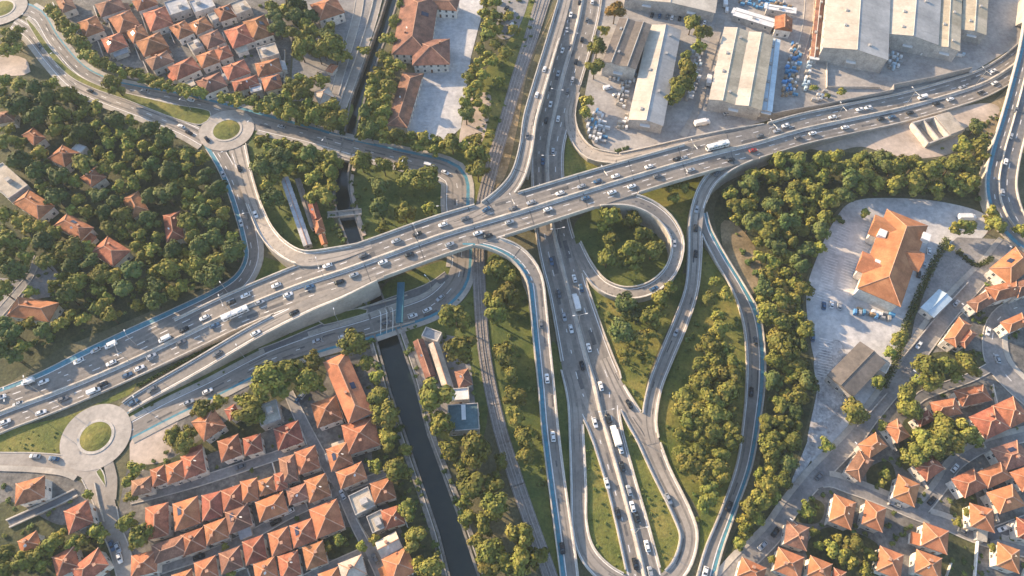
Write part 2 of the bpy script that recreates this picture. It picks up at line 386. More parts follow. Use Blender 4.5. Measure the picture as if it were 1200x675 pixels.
# ================================================================ THE SETTING
# canal edges (top of the quay walls) in photograph pixels
CAN_L = [(470, -60), (452, 0), (446, 20), (426, 76), (411, 118), (405, 150), (398, 183), (392, 200), (391, 232), (397, 256), (406, 280), (418, 318), (428, 352), (440, 396), (458, 461), (475, 510), (514, 626), (530, 690), (545, 750)]
CAN_R = [(484, -60), (466, 0), (460, 20), (441, 76), (427, 118), (418, 150), (411, 186), (408, 204), (409, 222), (414, 246), (422, 272), (434, 310), (450, 352), (466, 390), (487, 451), (502, 510), (538, 606), (566, 690), (586, 750)]
cl = [P(x, y, 0) for x, y in CAN_L]; crr = [P(x, y, 0) for x, y in CAN_R]
cl = [Vector((cl[0].x + 380, 1600, 0))] + cl + [Vector((cl[-1].x + 300, -1400, 0))]
crr = [Vector((crr[0].x + 380, 1600, 0))] + crr + [Vector((crr[-1].x + 300, -1400, 0))]
bm = bmesh.new()
fa = bm.faces.new([bm.verts.new(v) for v in [Vector((-1700, -1400, 0)), Vector((-1700, 1600, 0))] + cl])
fb = bm.faces.new([bm.verts.new(v) for v in [Vector((1700, 1600, 0)), Vector((1700, -1400, 0))] + crr[::-1]])
for f in (fa, fb):
    f.normal_update()
    if f.normal.z < 0: f.normal_flip()
bmesh.ops.triangulate(bm, faces=bm.faces[:])
me = bpy.data.meshes.new('ground'); bm.to_mesh(me); bm.free(); me.materials.append(MATS['ground'])
tag(link('ground', me), kind='structure')
# water, canal bed walls and quay copings
wz = -3.6
mb = MB(); n = len(cl)
mb.add([Vector((p.x - 1, p.y, wz)) for p in cl] + [Vector((p.x + 1, p.y, wz)) for p in crr], [(i, i + 1, n + i + 1, n + i) for i in range(n - 1)])
w = mb.build('canal_water', 'water'); tag(w, kind='structure')
for nm, ln, sg in (('quay_wall', cl, 1), ('quay_wall', crr, -1)):
    mb = MB(); sweep(mb, ln, rect(-0.5 * sg * 0 + 0.0, -0.9 * -sg, -5.0, -0.004)); 
    o = mb.build(nm, 'canal_stone'); tag(o, 'stone quay wall on the %s bank of the dark canal' % ('left' if sg > 0 else 'right'), 'quay wall')
    mb = MB(); sweep(mb, ln, rect(-0.4, 0.4, 0.01, 0.32)); mb.build('coping', 'canal_stone', o)
ZI = [0]
def zone(name, pts, m, smooth=True, label=None):
    ZI[0] += 1
    return sheet(name, pts, m, 0.01 + 0.004 * ZI[0], smooth, label=label)

# woods floor and lawns
zone('woodland_floor', [(-60, 80), (60, 85), (100, 118), (180, 142), (236, 168), (260, 205), (274, 250), (286, 290), (274, 322), (235, 340), (150, 376), (80, 404), (-60, 450)], 'undergrowth')
zone('woodland_floor', [(838, 240), (870, 205), (920, 182), (985, 178), (1060, 186), (1120, 182), (1128, 150), (1158, 136), (1160, 180), (1152, 238), (1090, 228), (1010, 232), (978, 250), (955, 300), (942, 345), (945, 400), (955, 450), (942, 510), (922, 570), (890, 625), (862, 660), (848, 655), (880, 580), (896, 500), (898, 400), (880, 350), (866, 325), (846, 290)], 'undergrowth')
zone('lawn', [(300, 148), (350, 162), (392, 185), (388, 225), (392, 260), (402, 288), (365, 295), (330, 286), (312, 262), (300, 215), (292, 180)], 'lush')
zone('lawn', [(416, 184), (450, 185), (505, 200), (519, 222), (520, 250), (440, 282), (425, 276), (416, 245), (412, 215)], 'lush')
zone('lawn', [(300, 300), (330, 308), (355, 316), (300, 335), (296, 320)], 'lush')
zone('lawn', [(140, 495), (166, 470), (300, 402), (410, 358), (425, 345), (430, 362), (360, 390), (290, 425), (215, 468), (165, 496)], 'lush')
zone('lawn', [(-40, 512), (76, 488), (150, 455), (160, 448), (152, 462), (120, 476), (88, 490), (74, 508), (70, 530), (-40, 532)], 'grass')
zone('lawn', [(455, 330), (545, 300), (528, 335), (480, 356), (456, 358)], 'lush')
zone('lawn', [(470, 384), (540, 355), (556, 330), (562, 400), (572, 470), (560, 520), (512, 510), (492, 450)], 'lush')
zone('lawn', [(666, 160), (690, 182), (740, 192), (680, 212), (662, 214)], 'grass')
zone('lawn', [(574, 300), (608, 306), (620, 340), (626, 420), (636, 520), (648, 620), (660, 690), (648, 690), (622, 600), (590, 500), (572, 420), (566, 350)], 'lush')
zone('lawn', [(674, 262), (725, 236), (770, 238), (800, 262), (800, 320), (760, 345), (700, 345), (686, 320)], 'lush')
zone('lawn', [(740, 228), (826, 200), (812, 240), (804, 300), (798, 260), (770, 238)], 'grass')
zone('lawn', [(690, 338), (760, 348), (803, 320), (800, 345), (760, 440), (750, 500), (722, 430)], 'grass')
zone('lawn', [(822, 290), (850, 320), (872, 350), (876, 400), (874, 480), (868, 530), (838, 610), (820, 650), (818, 600), (786, 550), (768, 500), (776, 450), (806, 380), (820, 340)], 'grass')
zone('lawn', [(728, 480), (742, 505), (764, 550), (788, 600), (797, 632), (780, 668), (775, 672), (745, 565)], 'grass')
zone('lawn', [(680, 470), (692, 505), (708, 560), (735, 680), (712, 676), (690, 640), (684, 560)], 'grass')
zone('lawn', [(648, 400), (660, 430), (667, 500), (668, 600), (676, 690), (672, 690), (656, 560), (645, 440)], 'lush')
zone('lawn', [(444, 356), (500, 340), (520, 338), (480, 354), (445, 366)], 'lush')
zone('lawn', [(538, 130), (600, 40), (585, 0), (640, 0), (600, 110), (560, 230), (550, 240)], 'grass')
zone('lawn', [(300, 130), (330, 120), (410, 120), (404, 152), (395, 168), (340, 145)], 'lush')
zone('lawn', [(424, 120), (440, 90), (478, 150), (540, 165), (548, 190), (480, 178), (420, 165)], 'lush')
zone('bare_earth', [(845, 262), (862, 262), (885, 290), (892, 320), (882, 345), (868, 330), (850, 300)], 'dry')
zone('bare_earth', [(640, 30), (655, 0), (620, 80), (606, 150), (590, 210), (560, 232), (575, 195), (592, 150), (610, 90)], 'dry')
zone('bare_earth', [(1130, 150), (1165, 118), (1200, 90), (1180, 150), (1160, 215), (1158, 160)], 'dry')
# paved places
zone('industrial_yard', [(682, 130), (706, 0), (720, -60), (1240, -60), (1230, 30), (1134, 88), (1043, 113), (900, 141), (800, 167), (725, 186), (695, 170)], 'yard', False)
zone('bare_lot', [(925, 168), (1000, 150), (1070, 138), (1150, 121), (1172, 128), (1160, 140), (1128, 152), (1118, 178), (1075, 186), (1050, 184), (1010, 172), (975, 178), (940, 172)], 'dirtlot')
zone('car_park', [(1000, 236), (1040, 232), (1100, 236), (1152, 250), (1158, 270), (1135, 290), (1104, 296), (1084, 330), (1062, 380), (1050, 425), (1026, 475), (994, 508), (960, 545), (946, 520), (958, 450), (950, 400), (945, 345), (958, 300), (980, 255)], 'lot')
zone('gravel_patch', [(955, 420), (985, 400), (1000, 470), (985, 495), (950, 540), (925, 590), (915, 596), (935, 545), (952, 500), (958, 460)], 'gravel')
zone('school_yard', [(517, 10), (538, -20), (570, -20), (564, 20), (552, 66), (540, 150), (520, 168), (476, 156), (498, 84), (500, 40)], 'lot', False)
zone('town_ground', [(66, -40), (345, -40), (342, 60), (336, 122), (300, 128), (230, 112), (150, 92), (110, 70), (78, 30)], 'town', False)
zone('town_ground', [(345, -40), (440, -40), (440, 10), (420, 70), (404, 118), (380, 120), (340, 118), (345, 40)], 'street', False)
zone('town_ground', [(150, 545), (170, 505), (215, 475), (300, 448), (372, 420), (438, 408), (456, 465), (472, 510), (510, 626), (530, 720), (150, 720), (138, 600)], 'town', False)
zone('plaza', [(160, 505), (168, 498), (215, 478), (206, 500), (200, 530), (190, 545), (165, 552), (152, 540), (152, 520)], 'dirtlot', False)
zone('town_ground', [(-40, 552), (60, 552), (95, 565), (118, 600), (125, 640), (135, 720), (-40, 720)], 'town', False)
zone('town_ground', [(1060, 445), (1090, 418), (1150, 330), (1220, 300), (1240, 720), (850, 720), (870, 668), (925, 605), (1000, 530)], 'town', False)
zone('canal_yard', [(482, 410), (505, 388), (535, 395), (552, 430), (560, 500), (520, 505), (505, 480)], 'street', False)
zone('parking_patch', [(590, -10), (620, -10), (606, 36), (588, 46), (580, 30)], 'street')
zone('paved_patch', [(552, 115), (575, 112), (570, 150), (560, 172), (538, 168)], 'dirtlot')
zone('bare_lot', [(-40, 62), (22, 66), (34, 78), (28, 88), (-40, 86)], 'dirtlot')
zone('paved_yard', [(1096, 300), (1122, 278), (1166, 280), (1178, 290), (1140, 336), (1092, 376), (1064, 414), (1072, 374), (1086, 336)], 'street', False)
for g in ([(952, 628), (978, 618), (1030, 640), (1026, 690), (970, 690), (945, 650)], [(1016, 552), (1040, 540), (1050, 560), (1042, 592), (1022, 582)], [(1104, 618), (1142, 634), (1138, 690), (1108, 690)], [(1118, 585), (1140, 575), (1146, 600), (1136, 616), (1114, 604)], [(928, 600), (950, 585), (966, 592), (960, 612), (936, 612)],
          [(1060, 492), (1100, 492), (1150, 500), (1156, 518), (1120, 532), (1080, 552), (1056, 545)], [(1066, 420), (1150, 412), (1152, 436), (1100, 450), (1072, 462)], [(372, 628), (412, 618), (424, 640), (386, 655)], [(158, 545), (195, 540), (250, 505), (300, 470), (318, 500), (250, 530), (190, 552)], [(0, 590), (70, 615), (122, 610), (128, 650), (60, 690), (-20, 690)],
          [(292, 455), (345, 420), (380, 418), (376, 452), (330, 470), (300, 500)], [(438, 500), (462, 492), (512, 640), (520, 690), (492, 690), (470, 620), (440, 560)]): zone('garden', g, 'undergrowth')
zone('clearing', [(-20, 330), (20, 325), (50, 305), (72, 325), (78, 345), (40, 352), (-20, 385)], 'street')

# ---------------------------------------------------------------- roads
# dual carriageway running north to south
road('motorway', [(684, -40, 0, 44), (682, 0, 0, 46), (673, 43, 0, 46), (660, 88, 0, 46), (650, 131, 0, 42), (642, 172, 0, 38), (642, 215, 0, 38), (647, 262, 0, 41), (657, 305, 0, 46), (666, 340, 0, 46), (679, 390, 0, 54), (690, 430, 0, 62), (697, 452, 0, 64), (703, 480, 0, 47), (711, 508, 0, 38), (726, 560, 0, 35), (740, 612, 0, 37), (754, 670, 0, 40), (766, 720, 0, 41)],
     None, None, 'asphalt', ('low', 'low'), dashes=(-0.26, 0.26), lines=(-0.45, -.04, .04, 0.45), medians=((0.0, 'wide'),), wear=(-.36, -.15, .15, .36))
road('slip_road', [(708, 420, 0, 12), (724, 455, 0, 16), (742, 488, 0, 21), (757, 511, 0, 25), (775, 553, 0, 22), (799, 602, 0, 22), (807, 631, 0, 21), (797, 664, 0, 22), (772, 690, 0, 22)], None, None, 'asphalt_old', ('low', 'low'), lines=(-.42, .42), trim=((4, None), None))
road('slip_road', [(664, 432, 0, 14), (673, 470, 0, 16), (676, 520, 0, 17), (678, 570, 0, 18), (679, 615, 0, 18), (688, 648, 0, 20), (712, 674, 0, 22), (745, 690, 0, 22)], None, None, 'asphalt', ('low', 'low'), lines=(-.42, .42), trim=(None, (4, None)))
# frontage roads west
road('frontage_road', [(20, 8, 0, 16), (45, 18, 0, 15), (64, 48, 0, 15), (95, 82, 0, 14), (130, 99, 0, 13), (160, 106, 0, 13), (205, 115, 0, 15), (255, 128, 0, 19), (305, 143, 0, 22), (360, 157, 0, 20), (420, 174, 0, 20), (480, 188, 0, 22), (520, 198, 0, 24), (535, 212, 0, 28), (536, 240, 0, 29), (539, 270, 0, 27), (541, 305, 0, 24), (534, 332, 0, 26), (508, 357, 0, 25), (470, 372, 0, 24), (430, 386, 0, 24), (380, 400, 0, 23), (330, 417, 0, 22), (300, 430, 0, 21), (250, 456, 0, 20), (200, 480, 0, 20), (166, 498, 0, 19), (140, 512, 0, 18)],
     None, None, 'asphalt', ('walk', 'walk'), strips=((-0.5, -0.36, 'teal', 'teal_strip'),), lines=(0.44,), dashes=(0.02,))
road('frontage_road', [(16, 26, 0, 14), (36, 40, 0, 15), (60, 70, 0, 15), (88, 98, 0, 16), (125, 115, 0, 16), (170, 132, 0, 16), (214, 150, 0, 17), (240, 163, 0, 20)], None, None, 'asphalt_old', ('kerb', 'walk'), dashes=(0.0,), lines=(-.42, .42))
road('service_road', [(246, 165, 0, 18), (262, 190, 0, 19), (275, 218, 0, 20), (285, 248, 0, 20), (292, 275, 0, 19), (295, 302, 0, 17), (282, 328, 0, 17), (252, 349, 0, 19), (205, 372, 0, 20), (150, 398, 0, 22), (100, 422, 0, 22), (50, 446, 0, 20), (0, 464, 0, 16), (-40, 478, 0, 14)],
     None, None, 'asphalt', ('walk', 'kerb'), strips=((0.26, 0.5, 'teal', 'teal_strip'),), dashes=(0.02,), lines=(-.44, .24))
road('service_road', [(304, 412, 0, 5), (330, 403, 0, 6), (362, 390, 0, 7), (400, 375, 0, 8), (450, 356, 0, 8), (500, 338, 0, 9), (524, 322, 0, 8)], None, None, 'asphalt_dark', ('kerb', 'kerb'), wear=())
# main viaduct with its western approach
road('viaduct', [(-40, 503, 0, 46), (0, 484, 0, 46), (60, 462, 0, 44), (110, 442, 0, 42), (160, 420, .3, 41), (220, 391, 1.8, 42), (270, 367, 3.8, 42), (320, 346, 6.2, 43), (360, 331, 8.4, 45), (400, 318, 9.9, 47), (450, 300, 10.5, 47, 1), (520, 275, 10.5, 46, 1), (600, 251, 10.5, 44, 1), (690, 223, 10.5, 42, 1), (776, 197, 10.3, 39, 1), (840, 179, 9.2, 38, 1), (885, 168, 7.5, 37), (940, 152, 4.5, 36), (1000, 139, 1.8, 35), (1060, 126, .6, 34), (1120, 109, .3, 33), (1160, 94, .3, 32), (1200, 66, .3, 32), (1240, 20, .3, 32)],
     'long viaduct with six traffic lanes crossing over motorway and canal', 'bridge', 'asphalt', ('parapet', 'parapet'), dashes=(-0.34, -0.18, 0.2, 0.36), lines=(-0.47, -0.05, 0.06, 0.47), medians=((0.0, 'wide'),), wear=(-.41, -.26, -.11, .13, .28, .42), piers=(468, 505, 556, 590, 613, 641, 670, 705, 745, 790, 826), trim=((6, -8), (14, -20)))
road('ramp', [(132, 494, 0, 12), (148, 478, .2, 14), (175, 461, .8, 16), (230, 430, 2.6, 17), (300, 389, 5.6, 17), (360, 359, 8.4, 16), (400, 343, 9.9, 14), (440, 325, 10.4, 10)],
     'tan walled entry ramp rising from the lower roundabout to the viaduct', 'ramp', 'asphalt', ('low', 'parapet'), lines=(-.4, .3), strips=((0.36, 0.44, 'teal', 'teal_strip'),), trim=((2, None), None))
road('ramp', [(278, 172, 0, 22), (284, 195, .2, 19), (291, 220, .9, 18), (300, 245, 2.4, 17), (312, 271, 4.8, 18), (330, 291, 7.2, 18), (356, 303, 9.4, 17), (395, 298, 10.3, 15), (435, 287, 10.5, 8)],
     'curved ramp from the grassy upper roundabout up onto the viaduct', 'ramp', 'asphalt_old', ('parapet', 'parapet'), lines=(-.38, .38), trim=((1, -5), (2, -10)))
road('ramp', [(664, -10, .2, 14), (656, 20, .8, 15), (644, 60, 2.6, 15), (631, 104, 5.0, 16), (621, 140, 7.0, 16), (616, 175, 8.6, 16), (606, 208, 9.8, 17, 1), (586, 232, 10.4, 18, 1), (555, 252, 10.5, 15, 1), (520, 264, 10.5, 8, 1)],
     'elevated ramp sweeping down from the top edge beside the motorway to the viaduct', 'ramp', 'asphalt_old', ('parapet', 'parapet'), lines=(-.38, .38), trim=((0, -7), (0, -3)))
road('ramp', [(690, 238, 10.4, 10, 1), (718, 234, 10.2, 14, 1), (744, 236, 9.8, 15), (768, 247, 8.9, 15), (786, 265, 7.8, 15), (794, 288, 6.6, 15), (786, 317, 5.2, 15), (763, 338, 3.8, 15), (733, 344, 2.6, 14), (706, 335, 1.4, 15), (688, 314, .5, 15), (675, 286, .1, 12)],
     'round loop ramp curling down from the viaduct to the motorway', 'ramp', 'asphalt', ('parapet', 'parapet'), lines=(-.36, .36), trim=((5, -4), (2, -3)))
road('ramp', [(542, 283, 10.5, 8, 1), (566, 283, 10.4, 13, 1), (591, 290, 10, 17, 1), (611, 303, 9.3, 19, 1), (626, 326, 8.4, 19), (631, 360, 7.0, 19), (635, 402, 5.4, 19), (640, 450, 3.8, 19), (645, 506, 2.3, 20), (653, 570, 1.1, 20), (664, 650, .4, 21), (670, 700, .1, 21)],
     'straight ramp with blue cycle strip descending from the viaduct to the bottom edge', 'ramp', 'asphalt', ('parapet', 'parapet'), strips=((0.22, 0.46, 'teal', 'teal_strip'),), lines=(-.42, .16), trim=((7, None), (3, None)))
road('ramp', [(722, 186, 3.6, 10), (760, 178, 6.0, 10), (800, 168, 7.9, 9), (850, 157, 8.2, 8), (900, 148, 6.0, 6)], 'narrow slip ramp running along the upper side of the viaduct', 'ramp', 'asphalt_old', ('low', None))
road('ramp', [(674, 108, .1, 10), (668, 135, .3, 12), (674, 160, .8, 13), (692, 180, 1.8, 14), (722, 186, 3.6, 12)], 'hooked slip ramp leaving the motorway beside the industrial yard', 'ramp', 'asphalt_old', ('low', 'low'), trim=((3, None), None))
road('ramp', [(880, 184, 7.6, 10), (854, 194, 7.5, 14), (832, 212, 6.6, 16), (820, 236, 5.2, 16), (815, 264, 3.6, 16), (814, 300, 2.2, 16), (810, 340, 1.2, 16), (797, 379, .5, 18), (780, 420, .2, 18), (767, 455, .1, 17), (761, 492, 0, 17), (766, 520, 0, 14)],
     'ramp slanting from the right end of the viaduct down between lawns', 'ramp', 'asphalt_old', ('parapet', 'parapet'), lines=(-.38, .38), trim=((6, -3), (0, -6)))
road('slip_road', [(823, 250, 3.4, 10), (828, 272, 2.3, 13), (846, 306, 1.0, 14), (864, 336, .3, 15), (879, 370, 0, 21), (885, 410, 0, 22), (885, 450, 0, 22), (881, 490, 0, 20), (872, 545, 0, 18), (853, 600, 0, 17), (836, 645, 0, 20), (824, 690, 0, 22)],
     'branching slip road with a blue strip bending along the right wood', 'road', 'asphalt', ('low', 'low'), strips=((-0.44, -0.26, 'teal', 'teal_strip'),), lines=(.4, -.2), trim=((0, None), (6, None)))
# eastern side
road('flyover', [(1222, -10, 8, 34), (1212, 50, 8, 32, 1), (1200, 100, 8, 32, 1), (1188, 145, 7.2, 33, 1), (1178, 180, 6.0, 35), (1172, 215, 4.4, 37), (1177, 243, 2.8, 36), (1192, 268, 1.2, 30), (1220, 292, .4, 28)],
     'wide blue striped flyover at the right edge', 'bridge', 'asphalt_dark', ('parapet', 'parapet'), strips=((0.33, 0.47, 'teal', 'teal_strip'),), medians=((0.05, 'thin'),), dashes=(-.22, .2), piers=(1212, 1196))
road('local_road', [(1200, 274, 0, 12), (1180, 286, 0, 14), (1163, 309, 0, 16), (1142, 332, 0, 19), (1110, 367, 0, 21), (1080, 408, 0, 21), (1060, 438, 0, 20), (1040, 464, 0, 18), (1018, 492, 0, 17), (998, 518, 0, 18), (957, 560, 0, 19), (927, 596, 0, 18), (905, 628, 0, 20), (872, 660, 0, 22), (845, 690, 0, 22)], None, None, 'street', ('kerb', 'walk'), wear=())
road('local_street', [(1240, 350, 0, 20), (1200, 358, 0, 20), (1176, 368, 0, 20), (1164, 388, 0, 22), (1166, 420, 0, 24), (1183, 444, 0, 22), (1210, 468, 0, 22)], None, None, 'street', ('walk', 'kerb'), dashes=(0.0,), wear=())
road('local_street', [(1164, 428, 0, 10), (1140, 441, 0, 10), (1110, 452, 0, 10), (1080, 464, 0, 11), (1070, 474, 0, 10)], None, None, 'asphalt_dark', ('kerb', 'kerb'), wear=())
road('local_street', [(950, 568, 0, 12), (972, 564, 0, 12), (995, 571, 0, 13), (1032, 585, 0, 12), (1074, 603, 0, 12), (1110, 615, 0, 13), (1150, 632, 0, 12), (1215, 650, 0, 12)], None, None, 'street', ('walk', 'kerb'), wear=())
road('local_street', [(1078, 602, 0, 12), (1090, 588, 0, 12), (1104, 570, 0, 12), (1117, 549, 0, 12), (1135, 534, 0, 12), (1160, 522, 0, 11), (1215, 508, 0, 12)], None, None, 'street', ('walk', 'kerb'), wear=())
road('local_street', [(1150, 630, 0, 14), (1175, 622, 0, 15), (1215, 606, 0, 14)], None, None, 'asphalt_dark', ('kerb', 'kerb'), wear=())
# south-western town streets
road('local_street', [(152, 586, 0, 9), (185, 578, 0, 9), (227, 566, 0, 10), (265, 554, 0, 10), (300, 542, 0, 10), (340, 528, 0, 10), (364, 514, 0, 11)], None, None, 'street', ('kerb', 'kerb'), wear=())
road('local_street', [(150, 680, 0, 9), (190, 667, 0, 9), (227, 655, 0, 9), (265, 641, 0, 9), (300, 624, 0, 10), (338, 603, 0, 10), (370, 588, 0, 10), (402, 573, 0, 10), (430, 563, 0, 8), (458, 552, 0, 7)], None, None, 'street', ('kerb', 'kerb'), wear=())
road('local_street', [(338, 460, 0, 10), (352, 490, 0, 12), (365, 515, 0, 12), (384, 548, 0, 11), (401, 578, 0, 11), (418, 618, 0, 10), (438, 652, 0, 14), (456, 690, 0, 16)], None, None, 'street', ('kerb', 'kerb'), wear=())
road('local_street', [(346, 684, 0, 8), (380, 667, 0, 9), (424, 648, 0, 10)], None, None, 'street', ('kerb', 'kerb'), wear=())
road('town_road', [(104, 548, 0, 26), (113, 566, 0, 26), (123, 590, 0, 24), (130, 618, 0, 22), (141, 646, 0, 22), (152, 690, 0, 22)], None, None, 'asphalt_old', ('kerb', 'kerb'), wear=())
road('town_road', [(126, 540, 0, 12), (131, 560, 0, 13), (130, 585, 0, 12)], None, None, 'asphalt_old', (None, None), wear=())
road('town_road', [(-40, 536, 0, 14), (0, 538, 0, 15), (40, 539, 0, 16), (78, 543, 0, 17), (100, 552, 0, 18)], None, None, 'asphalt_old', ('kerb', 'walk'), wear=())
road('lane', [(10, 614, 0, 9), (30, 605, 0, 9), (50, 596, 0, 9), (72, 586, 0, 9), (90, 577, 0, 8)], None, None, 'asphalt_dark', ('low', 'low'), wear=())
road('lane', [(-20, 385, 0, 10), (0, 366, 0, 9), (18, 345, 0, 8), (36, 322, 0, 7), (44, 300, 0, 6)], None, None, 'street', ('kerb', 'kerb'), wear=())
road('lane', [(448, -30, 0, 9), (440, 10, 0, 9), (428, 50, 0, 9), (414, 90, 0, 9), (400, 130, 0, 8)], None, None, 'asphalt_old', ('kerb', 'low'), wear=())
road('lane', [(425, -30, 0, 9), (418, 20, 0, 9), (402, 75, 0, 9), (392, 110, 0, 9)], None, None, 'asphalt_old', ('kerb', 'kerb'), wear=())
road('yard_lane', [(925, 112, 0, 8), (935, 70, 0, 9), (946, 30, 0, 10), (950, -20, 0, 10)], None, None, 'asphalt_old', ('kerb', 'kerb'), wear=())
road('yard_lane', [(800, 160, 0, 9), (818, 125, 0, 9), (826, 90, 0, 9), (838, 45, 0, 10), (845, 22, 0, 10)], None, None, 'asphalt_old', (None, None), wear=())
road('footpath', [(416, 190, 0, 4), (412, 218, 0, 4), (419, 250, 0, 5), (427, 276, 0, 5)], None, None, 'dirtlot', (None, None), cars=False, wear=())
road('quay_path', [(472, 388, 0, 5), (492, 448, 0, 5), (507, 508, 0, 5), (545, 606, 0, 5), (574, 690, 0, 5)], None, None, 'canal_stone', (None, 'kerb'), cars=False, wear=())
road('quay_path', [(434, 400, 0, 4), (452, 461, 0, 4), (468, 510, 0, 5), (506, 622, 0, 5), (524, 690, 0, 5)], None, None, 'canal_stone', ('kerb', None), cars=False, wear=())

# roundabouts
def roundabout(name, x, y, rg, ro, label):
    c = P(x, y); N = 56
    def circ(r, z): return [Vector((c.x + r * math.cos(2 * math.pi * i / N), c.y + r * math.sin(2 * math.pi * i / N), z)) for i in range(N)]
    LAYER[0] += 1; lz = 0.152 + 0.006 * LAYER[0]
    mb = MB(); mb.add(circ(rg - .2, lz) + circ(ro, lz), [(i, (i + 1) % N, N + (i + 1) % N, N + i) for i in range(N)][::-1] and [(N + i, N + (i + 1) % N, (i + 1) % N, i) for i in range(N)])
    o = mb.build(name, 'paving'); tag(o, kind='structure')
    mb = MB(); sweep(mb, circ(rg, lz), rect(-.5, .5, -.2, .16), closed=True); mb.build('kerb', 'parapet', o)
    isl = MB(); v = circ(rg - .4, lz + .1) + circ(rg * .6, lz + .45) + [Vector((c.x, c.y, lz + .6))]
    isl.add(v, [(i, (i + 1) % N, N + (i + 1) % N, N + i) for i in range(N)] + [(N + i, N + (i + 1) % N, 2 * N) for i in range(N)])
    o2 = isl.build('island', 'grass', o)
    S = [dict(x=to_px(p)[0], y=to_px(p)[1], z=lz, w=(ro - rg) / scale_at(y), b=False, n=(0, 1), t=(1, 0)) for p in circ((rg + ro) / 2, lz)]
    for i, s in enumerate(S):
        a = S[i - 1]; b = S[(i + 1) % N]; d = np.array([b['x'] - a['x'], b['y'] - a['y']]); d /= np.hypot(*d); s['t'] = tuple(d); s['n'] = (-d[1], d[0])
    ROADS.append(dict(name=name, S=S, cars=True))
roundabout('roundabout', 113, 512, 5.9, 12.2, '')
roundabout('roundabout', 266, 153, 6.6, 12.5, '')
roundabout('roundabout', 2, 11, 6.6, 13.0, '')
# grass medians between the twin frontage roads
zone_z = 0.4
def island(pts, m='grass', h=0.44):
    q = [tuple(p) for p in catmull(pts, 5, True)]; pl = [P(x, y, 0.1) for x, y in q]
    bm = bmesh.new(); f = bm.faces.new([bm.verts.new((p.x, p.y, h)) for p in pl]); f.normal_update()
    if f.normal.z < 0: f.normal_flip()
    bmesh.ops.triangulate(bm, faces=[f]); me = bpy.data.meshes.new('grass_island'); bm.to_mesh(me); bm.free(); me.materials.append(MATS[m])
    o = tag(link('grass_island', me), kind='structure')
    mb = MB(); sweep(mb, pl, rect(-.18, .18, -.1, h - .06), closed=True); mb.build('kerb', 'parapet', o)
island([(31, 24), (40, 30), (62, 60), (88, 86), (120, 102), (150, 110), (200, 122), (246, 131), (236, 146), (205, 139), (150, 118), (110, 104), (80, 88), (52, 58)])
island([(113, 553), (118, 549), (123, 558), (124, 570), (121, 566)], 'lush')
island([(430, 367), (380, 381), (374, 377), (384, 371), (420, 362)], 'lush')

# railway
def railway():
    pts = [(646, -30, 0, 17), (636, 0, 0, 17), (622, 45, 0, 16), (607, 90, 0, 15), (590, 150, 0, 15), (576, 198, 0, 16), (566, 240, 0, 16), (561, 290, 0, 15), (562, 340, 0, 15), (568, 415, 0, 15), (584, 495, 0, 16), (604, 560, 0, 17), (622, 612, 0, 17), (650, 690, 0, 18)]
    o, S = road('railway_bed', pts, None, None, 'ballast', (None, None), cars=False, wear=())
    mb = MB(); sl = MB()
    for t in (-0.24, 0.24):
        c = line_at(S, t)
        for d in (-0.72, 0.72): sweep(mb, offset_line(c, d), rect(-.07, .07, .0, .22))
        for i in range(len(c) - 1):
            d = c[i + 1] - c[i]; L = d.length; d.normalize(); nn = Vector((d.y, -d.x, 0)); q = 0.0
            while q < L:
                p = c[i] + d * q; a = p - nn * 1.25 + Vector((0, 0, .06)); b = p + nn * 1.25 + Vector((0, 0, .06))
                sl.quad(a, b, b + d * .3, a + d * .3); q += 1.2
    mb.build('rails', 'rail_steel', o); k = sl.build('sleepers', 'ballast', o); k['kind'] = 'stuff'
railway()

# canal bridges
def canal_bridge(pts, w, label, m='concrete'):
    a = P(*pts[0]); b = P(*pts[1]); d = (b - a); L = d.length; ang = math.atan2(d.y, d.x); c = (a + b) / 2
    o = thing('canal_bridge', label, 'bridge', (c.x, c.y, 0), ang)
    mb = MB(); mb.box(-L / 2, L / 2, -w / 2, w / 2, -0.7, 0.10); mb.build('deck', m, o)
    for s in (-1, 1):
        mb = MB(); y0 = s * w / 2
        mb.box(-L / 2, L / 2, min(y0, y0 - s * .3), max(y0, y0 - s * .3), 0.10, 1.05); mb.build('parapet', 'parapet', o)
canal_bridge([(384, 253), (424, 249)], 3.0, 'narrow stone footbridge over the canal in the park')
canal_bridge([(380, 170), (432, 181)], 13, 'road bridge over the canal above the park', 'asphalt')
canal_bridge([(424, 378), (482, 362)], 12.5, 'road bridge over the canal below the viaduct', 'asphalt')

build_edges()

def bays(p0, p1, depth, n, label):
    a = P(*p0, .13); b = P(*p1, .13); d = (b - a).normalized(); nn = Vector((-d.y, d.x, 0)); mb = MB()
    for i in range(n + 1):
        p = a.lerp(b, i / n); q = p + nn * depth; w = d * .12; mb.quad(p - w, p + w, q + w, q - w)
    tag(mb.build('parking_bay_lines', 'white_paint'), label, kind='structure')
bays((968, 300), (956, 350), 5, 16, ''); bays((984, 262), (972, 292), 5, 10, ''); bays((990, 300), (980, 340), 5, 13, ''); bays((1012, 262), (1000, 296), 5, 11, '')
bays((960, 396), (958, 440), 5, 14, ''); bays((505, 100), (492, 150), 5, 15, '')

